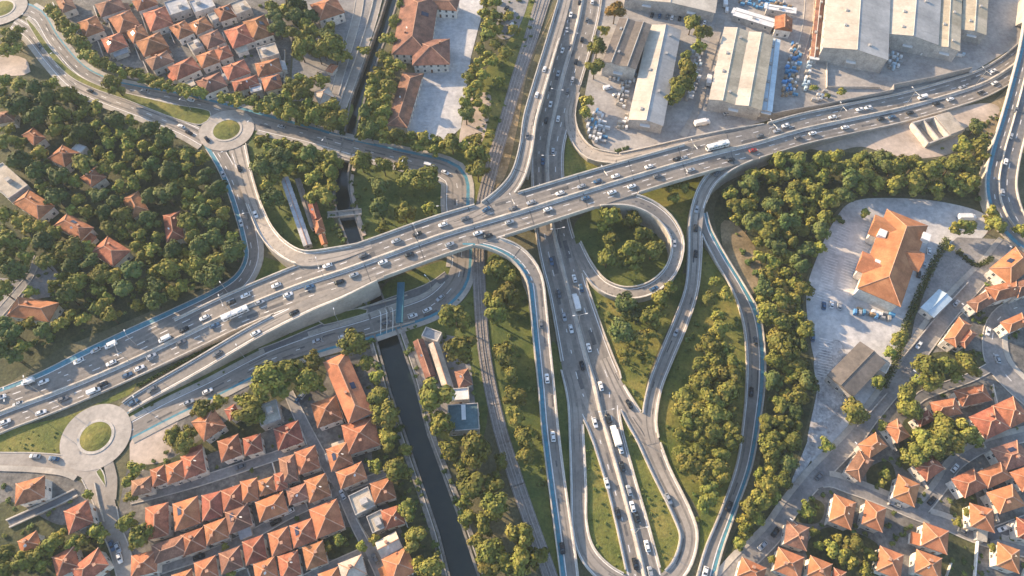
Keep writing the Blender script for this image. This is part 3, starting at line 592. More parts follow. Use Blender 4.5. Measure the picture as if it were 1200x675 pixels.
# ================================================================ BUILDINGS
def win_mesh():
    mb = MB(); mb.box(-.62, .62, -.03, .06, -.78, .78, 0); mb.box(-.50, .50, -.02, .075, -.66, .66, 1); mb.box(-.03, .03, .0, .09, -.66, .66, 0); mb.box(-.7, .7, -.03, .16, -.88, -.78, 0)
    return mb.me('window', ['frame', 'glass'])
WIN = win_mesh()
def door_mesh():
    mb = MB(); mb.box(-.6, .6, -.03, .05, 0, 2.25, 0); mb.box(-.48, .48, -.02, .07, 0.02, 2.1, 1)
    return mb.me('door', ['frame', 'door'])
DOOR = door_mesh()
def chim_mesh():
    mb = MB(); mb.box(-.4, .4, -.35, .35, -1.2, .9, 0); mb.box(-.5, .5, -.45, .45, .9, 1.08, 1)
    return mb.me('chimney', ['brick', 'ridge'])
CHIM = chim_mesh()
def dish_mesh():
    mb = MB(); mb.tube((0, 0, 0), (0, 0, .9), .04, .04, 5); mb.tube((0, 0, .9), (.12, -.1, 1.0), .05, .5, 9)
    return mb.me('dish', 'white_sheet')
DISH = dish_mesh()
FPX = []
FOOT = []      # (x, y, r) footprints in world for trees to avoid
def hip_roof(L, W, pitch, ov, kind):
    """faces of a tiled roof centred on the origin, eaves at z=0; ridge along x"""
    a = L / 2 + ov; b = W / 2 + ov; h = b * math.tan(pitch)
    th = .22
    if kind == 'gable': rx = a
    else: rx = max(.25, a - b)
    v = [(-a, -b, 0), (a, -b, 0), (a, b, 0), (-a, b, 0), (-rx, 0, h), (rx, 0, h), (-a, -b, -th), (a, -b, -th), (a, b, -th), (-a, b, -th)]
    f = [(0, 1, 5, 4), (1, 2, 5), (2, 3, 4, 5), (3, 0, 4), (9, 8, 7, 6), (0, 6, 7, 1), (1, 7, 8, 2), (2, 8, 9, 3), (3, 9, 6, 0)]
    edges = [((-rx, 0, h), (rx, 0, h))]
    if kind != 'gable': edges += [((-a, -b, 0), (-rx, 0, h)), ((-a, b, 0), (-rx, 0, h)), ((a, -b, 0), (rx, 0, h)), ((a, b, 0), (rx, 0, h))]
    return v, f, edges, h
def house(cx, cy, ang, L, W, label, group=None, eave=5.6, kind='hip', m='roof_tile', wallm='plaster', pitch=26, ov=.55, name='house', cat='house', wins=True, chim=True, grow=1.0, annex=True):
    """cx, cy: roof centre in photograph pixels; ang: direction of the first side in the picture; L, W in pixels"""
    zc = eave + (1.0 if kind != 'flat' else 0)
    a = R(ang); d = (math.cos(a), math.sin(a))
    A = P(cx - d[0] * L / 2, cy - d[1] * L / 2, zc); B = P(cx + d[0] * L / 2, cy + d[1] * L / 2, zc)
    ax = B - A; Lm = ax.length; rz = math.atan2(ax.y, ax.x); c = (A + B) / 2
    pn = Vector((-ax.y, ax.x, 0)).normalized(); q0 = to_px(c - pn); q1 = to_px(c + pn)
    Wm = W * 2 / math.hypot(q1[0] - q0[0], q1[1] - q0[1]) * grow; Lm *= grow
    if Wm > Lm: Lm, Wm = Wm, Lm; rz += math.pi / 2
    FPX.append((cx, cy, math.cos(a), math.sin(a), L / 2, W / 2))
    rn = random.Random(int(cx * 31 + cy * 17))
    o = thing(name, label, cat, (c.x, c.y, 0), rz, group)
    lw, ww = Lm - 2 * ov, Wm - 2 * ov
    if kind == 'flat': lw, ww = Lm, Wm
    FOOT.append((c.x, c.y, Lm / 2, Wm / 2, rz))
    mb = MB(); mb.box(-lw / 2, lw / 2, -ww / 2, ww / 2, -.2, eave)
    if kind == 'gable':
        b = Wm / 2; h = b * math.tan(R(pitch)) * (ww / Wm)
        for s in (-1, 1):
            x = s * lw / 2
            mb.add([(x, -ww / 2, eave), (x, ww / 2, eave), (x, 0, eave + h)], [(0, 1, 2)] if s > 0 else [(2, 1, 0)])
    mb.build('wall', wallm, o)
    top = eave
    if kind in ('hip', 'gable'):
        v, f, ed, h = hip_roof(lw, ww, R(pitch), ov, kind)
        ro = link('roof', mesh('roof', v, f, m), o, (0, 0, eave + .02))
        rc = MB()
        for p, q in ed:
            p = Vector(p) + Vector((0, 0, .02)); q = Vector(q) + Vector((0, 0, .02)); rc.tube(p, q, .17, .17, 5)
        rc.build('ridge_cap', 'ridge' if m not in ('metal_cream', 'metal_grey', 'metal_dark', 'metal_tan', 'metal_blue') else m, ro)
        top = eave + h
        if chim and rn.random() < .75:
            x = rn.uniform(-.3, .3) * lw; y = rn.choice((-1, 1)) * ww * rn.uniform(.12, .26)
            link('chimney', CHIM, o, (x, y, top - abs(y) * math.tan(R(pitch)) + .1))
    else:
        mb = MB(); mb.box(-lw / 2 + .25, lw / 2 - .25, -ww / 2 + .25, ww / 2 - .25, eave, eave + .06); mb.build('roof', m, o)
        for s in (-1, 1):
            mb = MB(); mb.box(-lw / 2, lw / 2, s * ww / 2 - .13 * (1 + s), s * ww / 2 + .13 * (1 - s), eave + .002, eave + .5); mb.build('parapet', wallm, o)
            mb = MB(); mb.box(s * lw / 2 - .13 * (1 + s), s * lw / 2 + .13 * (1 - s), -ww / 2 + .27, ww / 2 - .27, eave + .002, eave + .5); mb.build('parapet', wallm, o)
        if chim and min(lw, ww) > 5:
            mb = MB(); x = rn.uniform(-.2, .2) * lw; y = rn.uniform(-.2, .2) * ww; mb.box(x - 1.2, x + 1.2, y - 1, y + 1, eave + .04, eave + 1.9); mb.build('roof_hatch', wallm, o)
    if annex and kind == 'hip' and rn.random() < .22 and min(lw, ww) > 6:
        tp = math.tan(R(pitch)); sy = rn.choice((-1, 1)); mb = MB(); y1 = ww * .14; y2 = ww * .34; x0 = rn.uniform(-.2, 0) * lw
        pts_ = [(x0, sy * y2, h - y2 * tp + .14), (x0 + 2.6, sy * y2, h - y2 * tp + .14), (x0 + 2.6, sy * y1, h - y1 * tp + .14), (x0, sy * y1, h - y1 * tp + .14)]
        if sy > 0: pts_ = pts_[::-1]
        mb.add(pts_ + [(a_, b_, c_ - .1) for a_, b_, c_ in pts_], [(0, 1, 2, 3), (7, 6, 5, 4), (0, 4, 5, 1), (1, 5, 6, 2), (2, 6, 7, 3), (3, 7, 4, 0)]); mb.build('solar_panel', 'solar', ro)
    if annex and kind == 'hip' and rn.random() < .45 and min(lw, ww) > 6:
        s = rn.choice((-1, 1)); dx = rn.uniform(2.0, 3.2); dy = rn.uniform(.4, .75) * ww; y0 = rn.uniform(-.5, .5) * (ww - dy); xa = s * lw / 2; xb = xa + s * dx; h1 = rn.uniform(2.6, 3.4)
        ab = MB(); ab.box(min(xa, xb), max(xa, xb), y0 - dy / 2, y0 + dy / 2, -.2, h1 - .4); an = ab.build('annex', wallm, o)
        v = [(xa, y0 - dy / 2 - .3, h1 + .5), (xb + s * .3, y0 - dy / 2 - .3, h1 - .35), (xb + s * .3, y0 + dy / 2 + .3, h1 - .35), (xa, y0 + dy / 2 + .3, h1 + .5)]
        rb = MB(); rb.add(v + [(a_, b_, c_ - .18) for a_, b_, c_ in v], [(0, 1, 2, 3), (7, 6, 5, 4), (0, 4, 5, 1), (1, 5, 6, 2), (2, 6, 7, 3), (3, 7, 4, 0)]); rb.build('lean_to_roof', rn.choice((m, m, 'flat_beige', 'flat_grey')), an)
    if wins:
        st = max(1, int(eave // 2.7))
        dd = True
        for side in range(4):
            ln = lw if side % 2 == 0 else ww; off = (ww if side % 2 == 0 else lw) / 2
            k = max(1, int(ln // 3.3)); az = side * math.pi / 2
            # outward normals: side 0 = -y, 1 = +x, 2 = +y, 3 = -x
            nx, ny = [(0, -1), (1, 0), (0, 1), (-1, 0)][side]
            for fl in range(st):
                for j in range(k):
                    q = (j + .5) / k * ln - ln / 2
                    px, py = (nx * off + (-ny) * q, ny * off + nx * q)
                    rzz = math.atan2(ny, nx) - math.pi / 2
                    if side == 0 and fl == 0 and j == k // 2 and dd:
                        link('door', DOOR, o, (px, py, 0), rzz); dd = False; continue
                    link('window', WIN, o, (px, py, 1.55 + fl * 2.75), rzz)
    if kind != 'flat' and rn.random() < .35:
        y = ww * .2; link('satellite_dish', DISH, o, (lw * rn.uniform(-.2, .2), -y, top - y * math.tan(R(pitch))))
    return o

# rows of houses: (x, y, angle, L, W [, options])
T, BR_, OR, RD = 'roof_tile', 'roof_brown', 'roof_orange', 'roof_red'
TL = [(76, 3, -20, 15, 14, BR_), (105, 29, -21, 21, 17, T), (128, 6, -19, 26, 14, BR_), (145, 24, -22, 24, 20, T), (133, 48, -20, 22, 16, T), (160, 38, -22, 18, 15, T), (177, 50, -22, 27, 18, T), (184, 20, -18, 24, 20, T), (169, 1, -20, 22, 12, T), (186, 69, -24, 24, 13, BR_),
      (212, 33, -24, 18, 16, T), (234, 28, -24, 19, 14, T), (248, 44, -22, 20, 15, BR_), (215, 78, -24, 27, 16, T), (243, 67, -20, 20, 14, T), (261, 60, -20, 15, 12, RD), (280, 40, -19, 24, 20, T), (302, 31, -18, 23, 22, T), (314, 77, -14, 25, 14, T), (318, 95, -14, 19, 14, T), (276, 80, -20, 24, 15, T), (287, 96, -16, 26, 11, T), (247, 96, -22, 26, 16, BR_), (263, 13, -18, 18, 14, RD)]
TLF = [(314, 60, -16, 23, 14, 'flat_beige'), (237, 5, -18, 26, 15, 'flat_grey'), (208, 7, -18, 26, 17, 'flat_grey'), (281, 8, -22, 20, 15, 'flat_beige'), (229, 53, -24, 14, 10, 'flat_beige'), (250, 20, -22, 9, 9, 'flat_beige'), (300, 104, -14, 14, 8, 'flat_grey'), (222, 99, -22, 13, 8, 'flat_beige')]
def rowlab(items, town, slope, nrow, what):
    """place names by row: rows counted down the picture, things counted from the left"""
    vals = sorted(items, key=lambda h: h[1] - slope * h[0])
    per = math.ceil(len(vals) / nrow); out = {}
    for r in range(nrow):
        row = sorted(vals[r * per:(r + 1) * per], key=lambda h: h[0])
        for i, h in enumerate(row):
            pos = 'leftmost' if i == 0 else ('rightmost' if i == len(row) - 1 else ordn(i) + ' from left')
            out[id(h)] = '%s, %s in %s row of %s' % (what(h), pos, ordn(r), town)
    return out
CN = {T: 'terracotta', BR_: 'brown tiled', OR: 'bright orange', RD: 'dark red', 'flat_beige': 'beige', 'flat_grey': 'grey'}
def desc(h): return CN[h[5]] + ' roofed house'
def town(items, nm, slope, nrow, group, **kw):
    lb = rowlab(items, nm, slope, nrow, desc)
    for h in items:
        op = dict(kw); op.update(h[6] if len(h) > 6 else {})
        house(h[0], h[1], h[2], h[3], h[4], lb[id(h)], group, m=h[5], **op)
def flats(items, nm, group, **kw):
    it = sorted(items, key=lambda h: h[0])
    for i, h in enumerate(it):
        house(h[0], h[1], h[2], h[3], h[4], '%s flat-roofed block, %s from the left in %s' % (CN[h[5]], ordn(i), nm), group, kind='flat', m=h[5], wallm='plaster_grey', **kw)
town(TL, 'the upper left town', -0.36, 4, 'houses of the upper left town', eave=4.3, grow=1.17)
flats(TLF, 'the upper left town', 'flat roofs of the upper left town', eave=4.2)
# houses in the left wood
LW = [(5, 135, -10, 22, 14, BR_), (38, 158, 40, 19, 17, T), (73, 181, -42, 24, 23, T), (108, 206, -34, 22, 17, T), (157, 238, 62, 26, 22, T), (38, 238, 32, 36, 25, T), (85, 264, 29, 36, 22, T), (128, 293, 32, 32, 28, T), (202, 264, 82, 32, 21, T), (37, 361, 8, 50, 26, OR)]
LWL = ['brown tiled house at the left edge of the picture above the wood', 'small terracotta house beside pale yard near the left wood edge', 'diamond shaped terracotta house roof under the upper left wood', 'narrow terracotta house with pale annex amid the left wood', 'upright terracotta hip roof alone in the middle of left wood', 'wide terracotta house by the beige flat roof at left', 'slanted terracotta house left of the pyramid roof in the wood', 'large pyramid shaped terracotta roof deep in the left wood', 'dark terracotta roof nearest the curved service road in the wood', 'broad orange roofed villa above the highway at far left']
for h, lb in zip(LW, LWL): house(*h[:5], lb, 'houses in the left wood', m=h[5], eave=4.8)
house(7, 212, 42, 40, 28, 'large beige flat-roofed block at the left picture edge', None, kind='flat', m='flat_beige', wallm='plaster_grey', eave=5)
house(93, 174, 20, 12, 10, 'small white flat annex beside the diamond shaped roof', None, kind='flat', m='white_sheet', eave=3, wins=False, chim=False)
# lower left town
BL = [(243, 496, -35, 30, 26, T), (271, 482, -30, 14, 14, RD), (268, 524, -20, 25, 24, RD), (295, 520, -16, 21, 20, RD), (225, 543, -20, 26, 26, T), (204, 552, -18, 21, 22, OR), (184, 557, -20, 17, 20, RD), (164, 569, -14, 23, 18, BR_), (337, 509, -20, 30, 25, RD), (359, 538, -19, 25, 26, T), (397, 534, -20, 26, 26, T), (411, 556, -23, 32, 20, T), (422, 509, -17, 38, 34, T), (382, 481, -20, 30, 28, T),
      (182, 610, -14, 27, 37, T), (217, 601, -18, 30, 31, OR), (247, 592, -14, 23, 29, RD), (271, 583, -19, 25, 25, RD), (291, 574, -14, 20, 25, OR), (311, 569, -18, 18, 18, T), (337, 549, -16, 19, 30, BR_), (348, 578, -20, 24, 18, BR_), (317, 593, -22, 34, 23, OR), (278, 607, -22, 28, 26, BR_), (252, 622, -20, 26, 23, T), (225, 634, -20, 27, 24, T), (371, 571, -20, 26, 26, T), (328, 563, -16, 14, 20, T),
      (197, 643, -19, 41, 22, BR_), (167, 660, -14, 30, 25, T), (240, 667, -20, 26, 24, T), (269, 656, -20, 25, 24, BR_), (297, 644, -20, 25, 27, T), (327, 634, -20, 24, 27, T), (310, 668, -20, 26, 24, OR), (338, 662, -18, 24, 28, T), (354, 624, -20, 27, 26, T), (382, 607, -22, 34, 34, OR), (368, 650, -20, 25, 26, T), (385, 676, -20, 24, 16, OR),
      (448, 574, -18, 26, 24, T), (460, 605, -18, 24, 22, RD), (467, 662, -28, 32, 30, OR), (440, 690, -24, 26, 20, T), (212, 678, -18, 24, 16, T)]
town(BL, 'the lower left town', -0.36, 5, 'houses of the lower left town', eave=5.4, grow=1.05)
BLF = [(315, 484, -20, 25, 24, 'flat_beige'), (424, 587, -26, 26, 24, 'flat_beige'), (442, 611, -26, 20, 21, 'flat_beige')]
flats(BLF, 'the lower left town', 'flat roofs of the lower left town', eave=5)
house(455, 638, -28, 28, 21, 'pinkish beige gabled house near the canal in the lower left town', None, kind='gable', m='flat_beige', eave=5)
house(412, 666, -22, 30, 24, 'pale brown hipped house at the bottom edge near the cross street', None, m='flat_beige', eave=5.5)
house(386, 535, -20, 9, 8, 'tiny white flat shed at the town crossroads', None, kind='flat', m='white_sheet', eave=3, wins=False, chim=False)
# large L-shaped building beside the frontage road
house(407, 453, 67, 78, 31, 'long orange hip-roofed building beside the frontage road and canal', None, m=OR, eave=7.5, name='long_building', cat='building', pitch=24)
BLW = [(33, 574, -16, 36, 26, T), (90, 605, -26, 32, 28, T), (32, 636, -30, 26, 18, OR), (75, 658, -28, 30, 26, T), (103, 664, -38, 42, 24, T)]
BWL = ['terracotta house below the plaza road at far left', 'terracotta pyramid roofed house left of the town road', 'small orange roofed house at lower left between shrubs', 'terracotta house with steep ridge at the lower left edge', 'long terracotta roof beside the shaded town road at bottom']
for h, lb in zip(BLW, BWL): house(*h[:5], lb, 'houses at the lower left corner', m=h[5], eave=5.4)
# lower right town
BRT = [(1142, 462, -12, 36, 22, RD), (1110, 477, -10, 31, 21, T), (1162, 494, -25, 32, 34, T), (1187, 482, -25, 28, 34, T), (1053, 504, -28, 18, 26, T), (1024, 521, -34, 26, 22, OR), (1009, 545, 36, 22, 30, BR_), (1090, 546, -35, 26, 26, RD), (1085, 489, -25, 20, 15, RD), (1064, 574, 25, 28, 28, OR), (1138, 565, -26, 30, 28, T), (1167, 556, -24, 32, 24, OR), (1187, 533, -18, 33, 32, BR_), (1181, 584, -18, 32, 30, OR),
       (1153, 606, 15, 29, 28, OR), (1098, 630, 20, 32, 28, OR), (1090, 662, 20, 32, 28, OR), (1045, 659, 22, 30, 30, OR), (1184, 653, 20, 28, 28, OR), (989, 599, 22, 28, 33, OR), (1026, 604, 22, 26, 29, OR), (935, 627, 18, 28, 28, 'roof_brown'), (926, 660, 22, 33, 28, OR), (882, 670, 25, 32, 24, OR), (962, 667, 22, 28, 24, OR), (985, 674, 20, 16, 14, RD), (1204, 560, -20, 24, 28, T), (1205, 620, 15, 22, 24, RD)]
town(BRT, 'the lower right town', 0.2, 5, 'houses of the lower right town', eave=5.4)
RE = [(1152, 352, -30, 27, 17, BR_), (1124, 388, -55, 32, 18, OR), (1180, 339, -14, 38, 20, T), (1192, 377, -24, 28, 17, OR), (1189, 310, -40, 40, 32, OR), (1202, 335, -20, 30, 20, BR_), (1135, 395, -50, 22, 12, RD)]
REL = ['brown roofed house with cream side wall beside the local road', 'bright orange tilted roof house right of the local road', 'terracotta house above the bend of the right street', 'orange roofed house in the bend at the right edge', 'large orange roofed building below the flyover end', 'brown roofed house at the right picture edge under the orange building', 'small dark red roof attached right of the bright orange house']
for h, lb in zip(RE, REL): house(*h[:5], lb, 'houses along the right side road', m=h[5], eave=6)
house(383, 8, -18, 32, 22, 'reddish hip-roofed house at top by the canal lane', None, m=RD, eave=6)
house(379, 110, -20, 20, 16, 'pale roofed small house among trees left of the canal', None, m='flat_beige', eave=4)
house(388, 78, -50, 11, 9, 'tiny orange roofed hut left of the canal lane', None, m=OR, eave=3, wins=False, chim=False)
# school
house(487, 28, 100, 70, 44, 'brown roofed main wing of the school at top', 'wings of the brown roofed school', m='roof_brown', eave=6, name='school_building', cat='school', ov=.8, pitch=20)
house(505, 59, -2, 44, 30, 'brown hip-roofed cross wing of the school beside the yard', 'wings of the brown roofed school', m='roof_brown', eave=5.7, name='school_building', cat='school', ov=.8, pitch=20)
house(517, 2, 5, 40, 15, 'upper brown roofed wing of the school at the picture top', 'wings of the brown roofed school', m='roof_brown', eave=5.4, name='school_building', cat='school', pitch=20)
house(474, 115, 107, 66, 25, 'long brown low building along the pale school yard', 'wings of the brown roofed school', m='roof_brown', eave=4.6, name='school_building', cat='school', pitch=16)
# canal side sheds right of the lower canal
house(497, 419, 71, 46, 13, 'long pinkish roofed shed beside the canal quay', None, m='roof_brown', kind='gable', eave=3.6, chim=False, name='canal_shed', cat='shed')
house(517, 429, 72, 60, 13, 'long tan roofed shed right of the pinkish canal shed', None, m='flat_beige', kind='gable', eave=3.6, chim=False, name='canal_shed', cat='shed')
house(543, 442, 75, 20, 17, 'small square brown roof beside the canal sheds', None, m='roof_brown', kind='hip', eave=3.6, chim=False, name='canal_shed', cat='shed')
house(539, 462, -5, 21, 14, 'white flat roof between canal sheds and teal hall', None, m='white_sheet', kind='flat', eave=4, chim=False, name='canal_shed', cat='shed')
o = house(543, 489, -4, 36, 31, 'dark teal flat-roofed hall with white roof strip near the railway', None, m='teal_roof', kind='flat', eave=5, chim=False, name='hall', cat='building', wallm='plaster_grey')
mb = MB(); mb.box(-.6, .9, -1.0, 4.5, 5.08, 5.5); mb.build('skylight', 'white_sheet', o)
house(506, 392, 20, 20, 12, 'pale grey rounded canopy by the canal road bridge', None, m='flat_grey', kind='flat', eave=3, chim=False, wins=False, name='canopy', cat='canopy')
# market strip in the park left of the canal
house(346, 246, 71, 84, 10, 'long pale grey roof strip of the park market', None, m='flat_grey', kind='gable', eave=3, chim=False, name='market_hall', cat='market hall', pitch=10, ov=.2, wallm='plaster_grey')
house(357, 236, 72, 60, 7, 'dark narrow roof strip beside the pale market roof', None, m='metal_dark', kind='gable', eave=3, chim=False, name='market_hall', cat='market hall', pitch=10, ov=.2)
house(368, 246, 74, 20, 11, 'red roofed kiosk at the park market', None, m=RD, kind='gable', eave=3.2, chim=False, name='kiosk', cat='kiosk')
house(373, 263, 74, 16, 12, 'orange roofed kiosk below the red one at the park market', None, m=OR, kind='hip', eave=3.2, chim=False, name='kiosk', cat='kiosk')
house(378, 279, 72, 12, 8, 'lowest small orange kiosk of the park market near the viaduct', None, m=OR, kind='gable', eave=2.8, chim=False, wins=False, name='kiosk', cat='kiosk')
# supermarket with cross gables
sm = house(1048, 300, 109.5, 100, 54, 'big orange hip-roofed supermarket on the pale car park', None, m=OR, eave=7.5, name='supermarket', cat='supermarket', pitch=24, ov=1.0, chim=False, wins=False)
def wing(dx, L, W, rise, mm=OR):
    v, f, ed, h = hip_roof(L, W, R(24), .6, 'gable')
    return v, f, h
for (u, s, L, W, z) in ((-11.0, -1, 12, 10, 6.9), (9.0, -1, 11, 9, 6.9), (-2.0, 1, 9, 9, 7.2)):
    v, f, h = wing(0, L, W, 0); off = s * 5.2
    k = link('cross_gable', mesh('cross_gable', v, f, OR), sm, (u, off, z + .7), math.pi / 2)
    mb = MB(); mb.box(-L / 2 + .7, L / 2 - .7, -W / 2 + .8, W / 2 - .8, -z, -.1); mb.build('wall', 'plaster', k)
for (x, y) in ((1032, 276), (1027, 312), (1083, 280)):
    p = P(x, y, 7.5); mb = MB(); mb.box(-1.8, 1.8, -1.5, 1.5, 0, 2.2); mb.build('roof_unit', 'white_sheet', sm, sm.matrix_basis.inverted() @ Vector((p.x, p.y, 7.2)))
house(1005, 431, -46, 56, 40, 'dark brown low-pitched hall on the gravel below the supermarket', None, m='metal_dark', kind='gable', eave=5, pitch=9, chim=False, name='hall', cat='building', wallm='plaster_grey')
house(1034, 428, 30, 16, 14, 'small beige flat annex beside the dark brown hall', None, m='flat_beige', kind='flat', eave=3.5, chim=False, wins=False)
house(1099, 354, -45, 31, 20, 'light blue metal shed beside the local road', None, m='metal_blue', kind='gable', eave=4, pitch=10, chim=False, name='metal_shed', cat='shed')

# ---------------------------------------------------------------- warehouses: roofs in separate sheets
def warehouse(p0, p1, W, label, mats, eave=8, ridges=1, pitch=9, panel=6.0, wallm='plaster_grey', name='warehouse', skylights=0, group='warehouses of the industrial yard'):
    """p0-p1: the ridge line of the block in photograph pixels at roof height; W px across"""
    z = eave + .8
    A = P(*p0, z); B = P(*p1, z); ax = B - A; L = ax.length; rz = math.atan2(ax.y, ax.x); c = (A + B) / 2
    Wm = W * scale_at((p0[1] + p1[1]) / 2, z)
    o = thing(name, label, 'warehouse', (c.x, c.y, 0), rz, group); FOOT.append((c.x, c.y, L / 2, Wm / 2, rz))
    mb = MB(); mb.box(-L / 2, L / 2, -Wm / 2, Wm / 2, -.2, eave)
    bw = Wm / ridges; h = bw / 2 * math.tan(R(pitch))
    for r in range(ridges):
        y0 = -Wm / 2 + r * bw
        for s in (-1, 1):
            x = s * L / 2; t = [(x, y0, eave), (x, y0 + bw, eave), (x, y0 + bw / 2, eave + h)]; mb.add(t, [(0, 1, 2)] if s > 0 else [(2, 1, 0)])
    mb.build('wall', wallm, o)
    k = max(1, round(L / panel)); pl = L / k; ov = .35
    rn = random.Random(int(p0[0]))
    for r in range(ridges):
        y0 = -Wm / 2 + r * bw
        for s in (0, 1):
            ya = y0 - ov if s == 0 else y0 + bw / 2; yb = y0 + bw / 2 if s == 0 else y0 + bw + ov
            if ridges > 1 and s == 0 and r > 0: ya = y0
            if ridges > 1 and s == 1 and r < ridges - 1: yb = y0 + bw
            za = eave + (h if s else 0) - (ov * math.tan(R(pitch)) if (s == 0 and ya < y0) else 0); zb = eave + (0 if s else h) - (ov * math.tan(R(pitch)) if (s == 1 and yb > y0 + bw) else 0)
            for i in range(k):
                x0 = -L / 2 + i * pl + .03 - (ov if i == 0 else 0); x1 = -L / 2 + (i + 1) * pl - .03 + (ov if i == k - 1 else 0); u = rn.uniform(.02, .05)
                mb = MB(); mb.add([(x0, ya, za + u), (x1, ya, za + u), (x1, yb, zb + u), (x0, yb, zb + u), (x0, ya, za + u + .1), (x1, ya, za + u + .1), (x1, yb, zb + u + .1), (x0, yb, zb + u + .1)],
                               [(3, 2, 1, 0), (4, 5, 6, 7), (0, 1, 5, 4), (1, 2, 6, 5), (2, 3, 7, 6), (3, 0, 4, 7)])
                mb.build('roof_panel', mats[(s + 2 * r) % len(mats)], o)  # paired sheets put lit and shaded slope tones into the colour
        mb = MB(); mb.tube((-L / 2 - .3, y0 + bw / 2, eave + h + .14), (L / 2 + .3, y0 + bw / 2, eave + h + .14), .22, .22, 6); mb.build('ridge_cap', 'metal_grey', o)
    # roller doors and windows on both gable ends
    for s in (-1, 1):
        for j in range(1 if Wm < 30 else 2):
            k = 1 if Wm < 30 else 2; y = (j + .5) / k * Wm - Wm / 2
            mb = MB(); mb.box(-.06, .06, -1.7, 1.7, 0, 3.8); mb.build('roller_door', 'metal_grey', o, (s * (L / 2), y, 0))
            mb = MB(); mb.box(min(0, s * 1.6), max(0, s * 1.6), -2.3, 2.3, 4.2, 4.4); mb.build('door_canopy', 'white_sheet', o, (s * (L / 2), y, 0))
    for j in range(int(L // 11)):
        mb = MB(); x = (j + .5) / int(L // 11) * L - L / 2; mb.box(-.8, .8, -.55, .55, -.4, .75); mb.build('roof_vent', 'metal_grey', o, (x, -Wm / 2 + bw / 2 + rn.choice((-1, 1)) * bw * .2, eave + h * .6))
    for j in range(int(L // 6)):
        for s in (-1, 1): link('window', WIN, o, ((j + .5) / int(L // 6) * L - L / 2, s * Wm / 2, eave - 1.5), 0 if s > 0 else math.pi)
    return o
warehouse((785, 5), (795, -45), 103, 'huge cream roofed warehouse at the top edge above the dark shed', ['metal_cream'], 6, 1, 5)
warehouse((745, 24), (726, 75), 38, 'dark brown shed left of the long cream warehouse', ['metal_dark'], 8.5, 2, 10)
warehouse((780, 31), (757, 142), 38, 'long two-tone cream and grey warehouse beside a tree row', ['metal_cream', 'metal_grey'], 5.5, 1, 12)
warehouse((878, 36), (862, 121), 58, 'wide twin-ridged tan warehouse in the industrial yard', ['metal_cream', 'metal_tan'], 7, 2, 10)
warehouse((909, 45), (899, 128), 11, 'narrow pale blue lean-to right of the twin-ridged warehouse', ['metal_blue'], 5, 1, 6)
warehouse((1010, -40), (1003, 61), 70, 'largest cream and grey warehouse with tall front wall at top right', ['metal_cream', 'metal_grey'], 9, 1, 9)
warehouse((1076, -40), (1069, 44), 57, 'grey warehouse right of the largest warehouse at top', ['metal_cream', 'metal_grey'], 8, 1, 9)
warehouse((1116, -40), (1111, 55), 26, 'tan roofed narrow warehouse at the top right', ['metal_tan'], 7, 1, 9)
warehouse((1147, -40), (1142, 36), 26, 'tan roofed short warehouse rightmost of the top row', ['metal_tan'], 6, 1, 9)
warehouse((862, 12), (908, 26), 14, 'long white low roof behind the twin-ridged warehouse', ['white_sheet'], 4, 1, 6)
warehouse((900, 6), (930, 11), 8, 'thin white roof at the top beside the brown lane wall', ['white_sheet'], 4, 1, 6)
warehouse((966, -40), (955, 66), 7, 'narrow brown walled strip left of the largest warehouse', ['roof_brown'], 4, 1, 12, wallm='brown_wall')
house(919, 26, 8, 21, 15, 'small terracotta gabled house in the industrial yard', None, m=T, kind='gable', eave=5)
# roofless compound on the bare lot
def compound():
    q = [(1069, 144), (1112, 132), (1130, 152), (1088, 168)]; pts = [P(x, y, 3) for x, y in q]
    c = sum(pts, Vector()) / 4; o = thing('walled_compound', 'low pale building with open roofless rooms on the bare lot', 'building', (c.x, c.y, 0))
    loc = [p - Vector((c.x, c.y, 3)) for p in pts]
    def seg(a, b, h=3.2, w=.35):
        d = b - a; n = Vector((-d.y, d.x, 0)).normalized() * w
        mb = MB(); v = [a - n, b - n, b + n, a + n]; mb.add(v + [x + Vector((0, 0, h)) for x in v], [(3, 2, 1, 0), (4, 5, 6, 7), (0, 1, 5, 4), (1, 2, 6, 5), (2, 3, 7, 6), (3, 0, 4, 7)]); mb.build('wall', 'parapet', o)
    for i in range(4): seg(loc[i], loc[(i + 1) % 4], 3.2 if i != 2 else 3.0)
    for t in (.3, .58): seg(loc[0].lerp(loc[1], t), loc[3].lerp(loc[2], t), 3.1)
    a, b, d_, e = loc[0].lerp(loc[1], .6), loc[1], loc[2], loc[3].lerp(loc[2], .6)
    mb = MB(); v = [x + Vector((0, 0, 3.24)) for x in (a, e, d_, b)]; mb.add(v + [x + Vector((0, 0, .2)) for x in v], [(3, 2, 1, 0), (4, 5, 6, 7), (0, 1, 5, 4), (1, 2, 6, 5), (2, 3, 7, 6), (3, 0, 4, 7)]); mb.build('roof_slab', 'flat_beige', o)
compound()

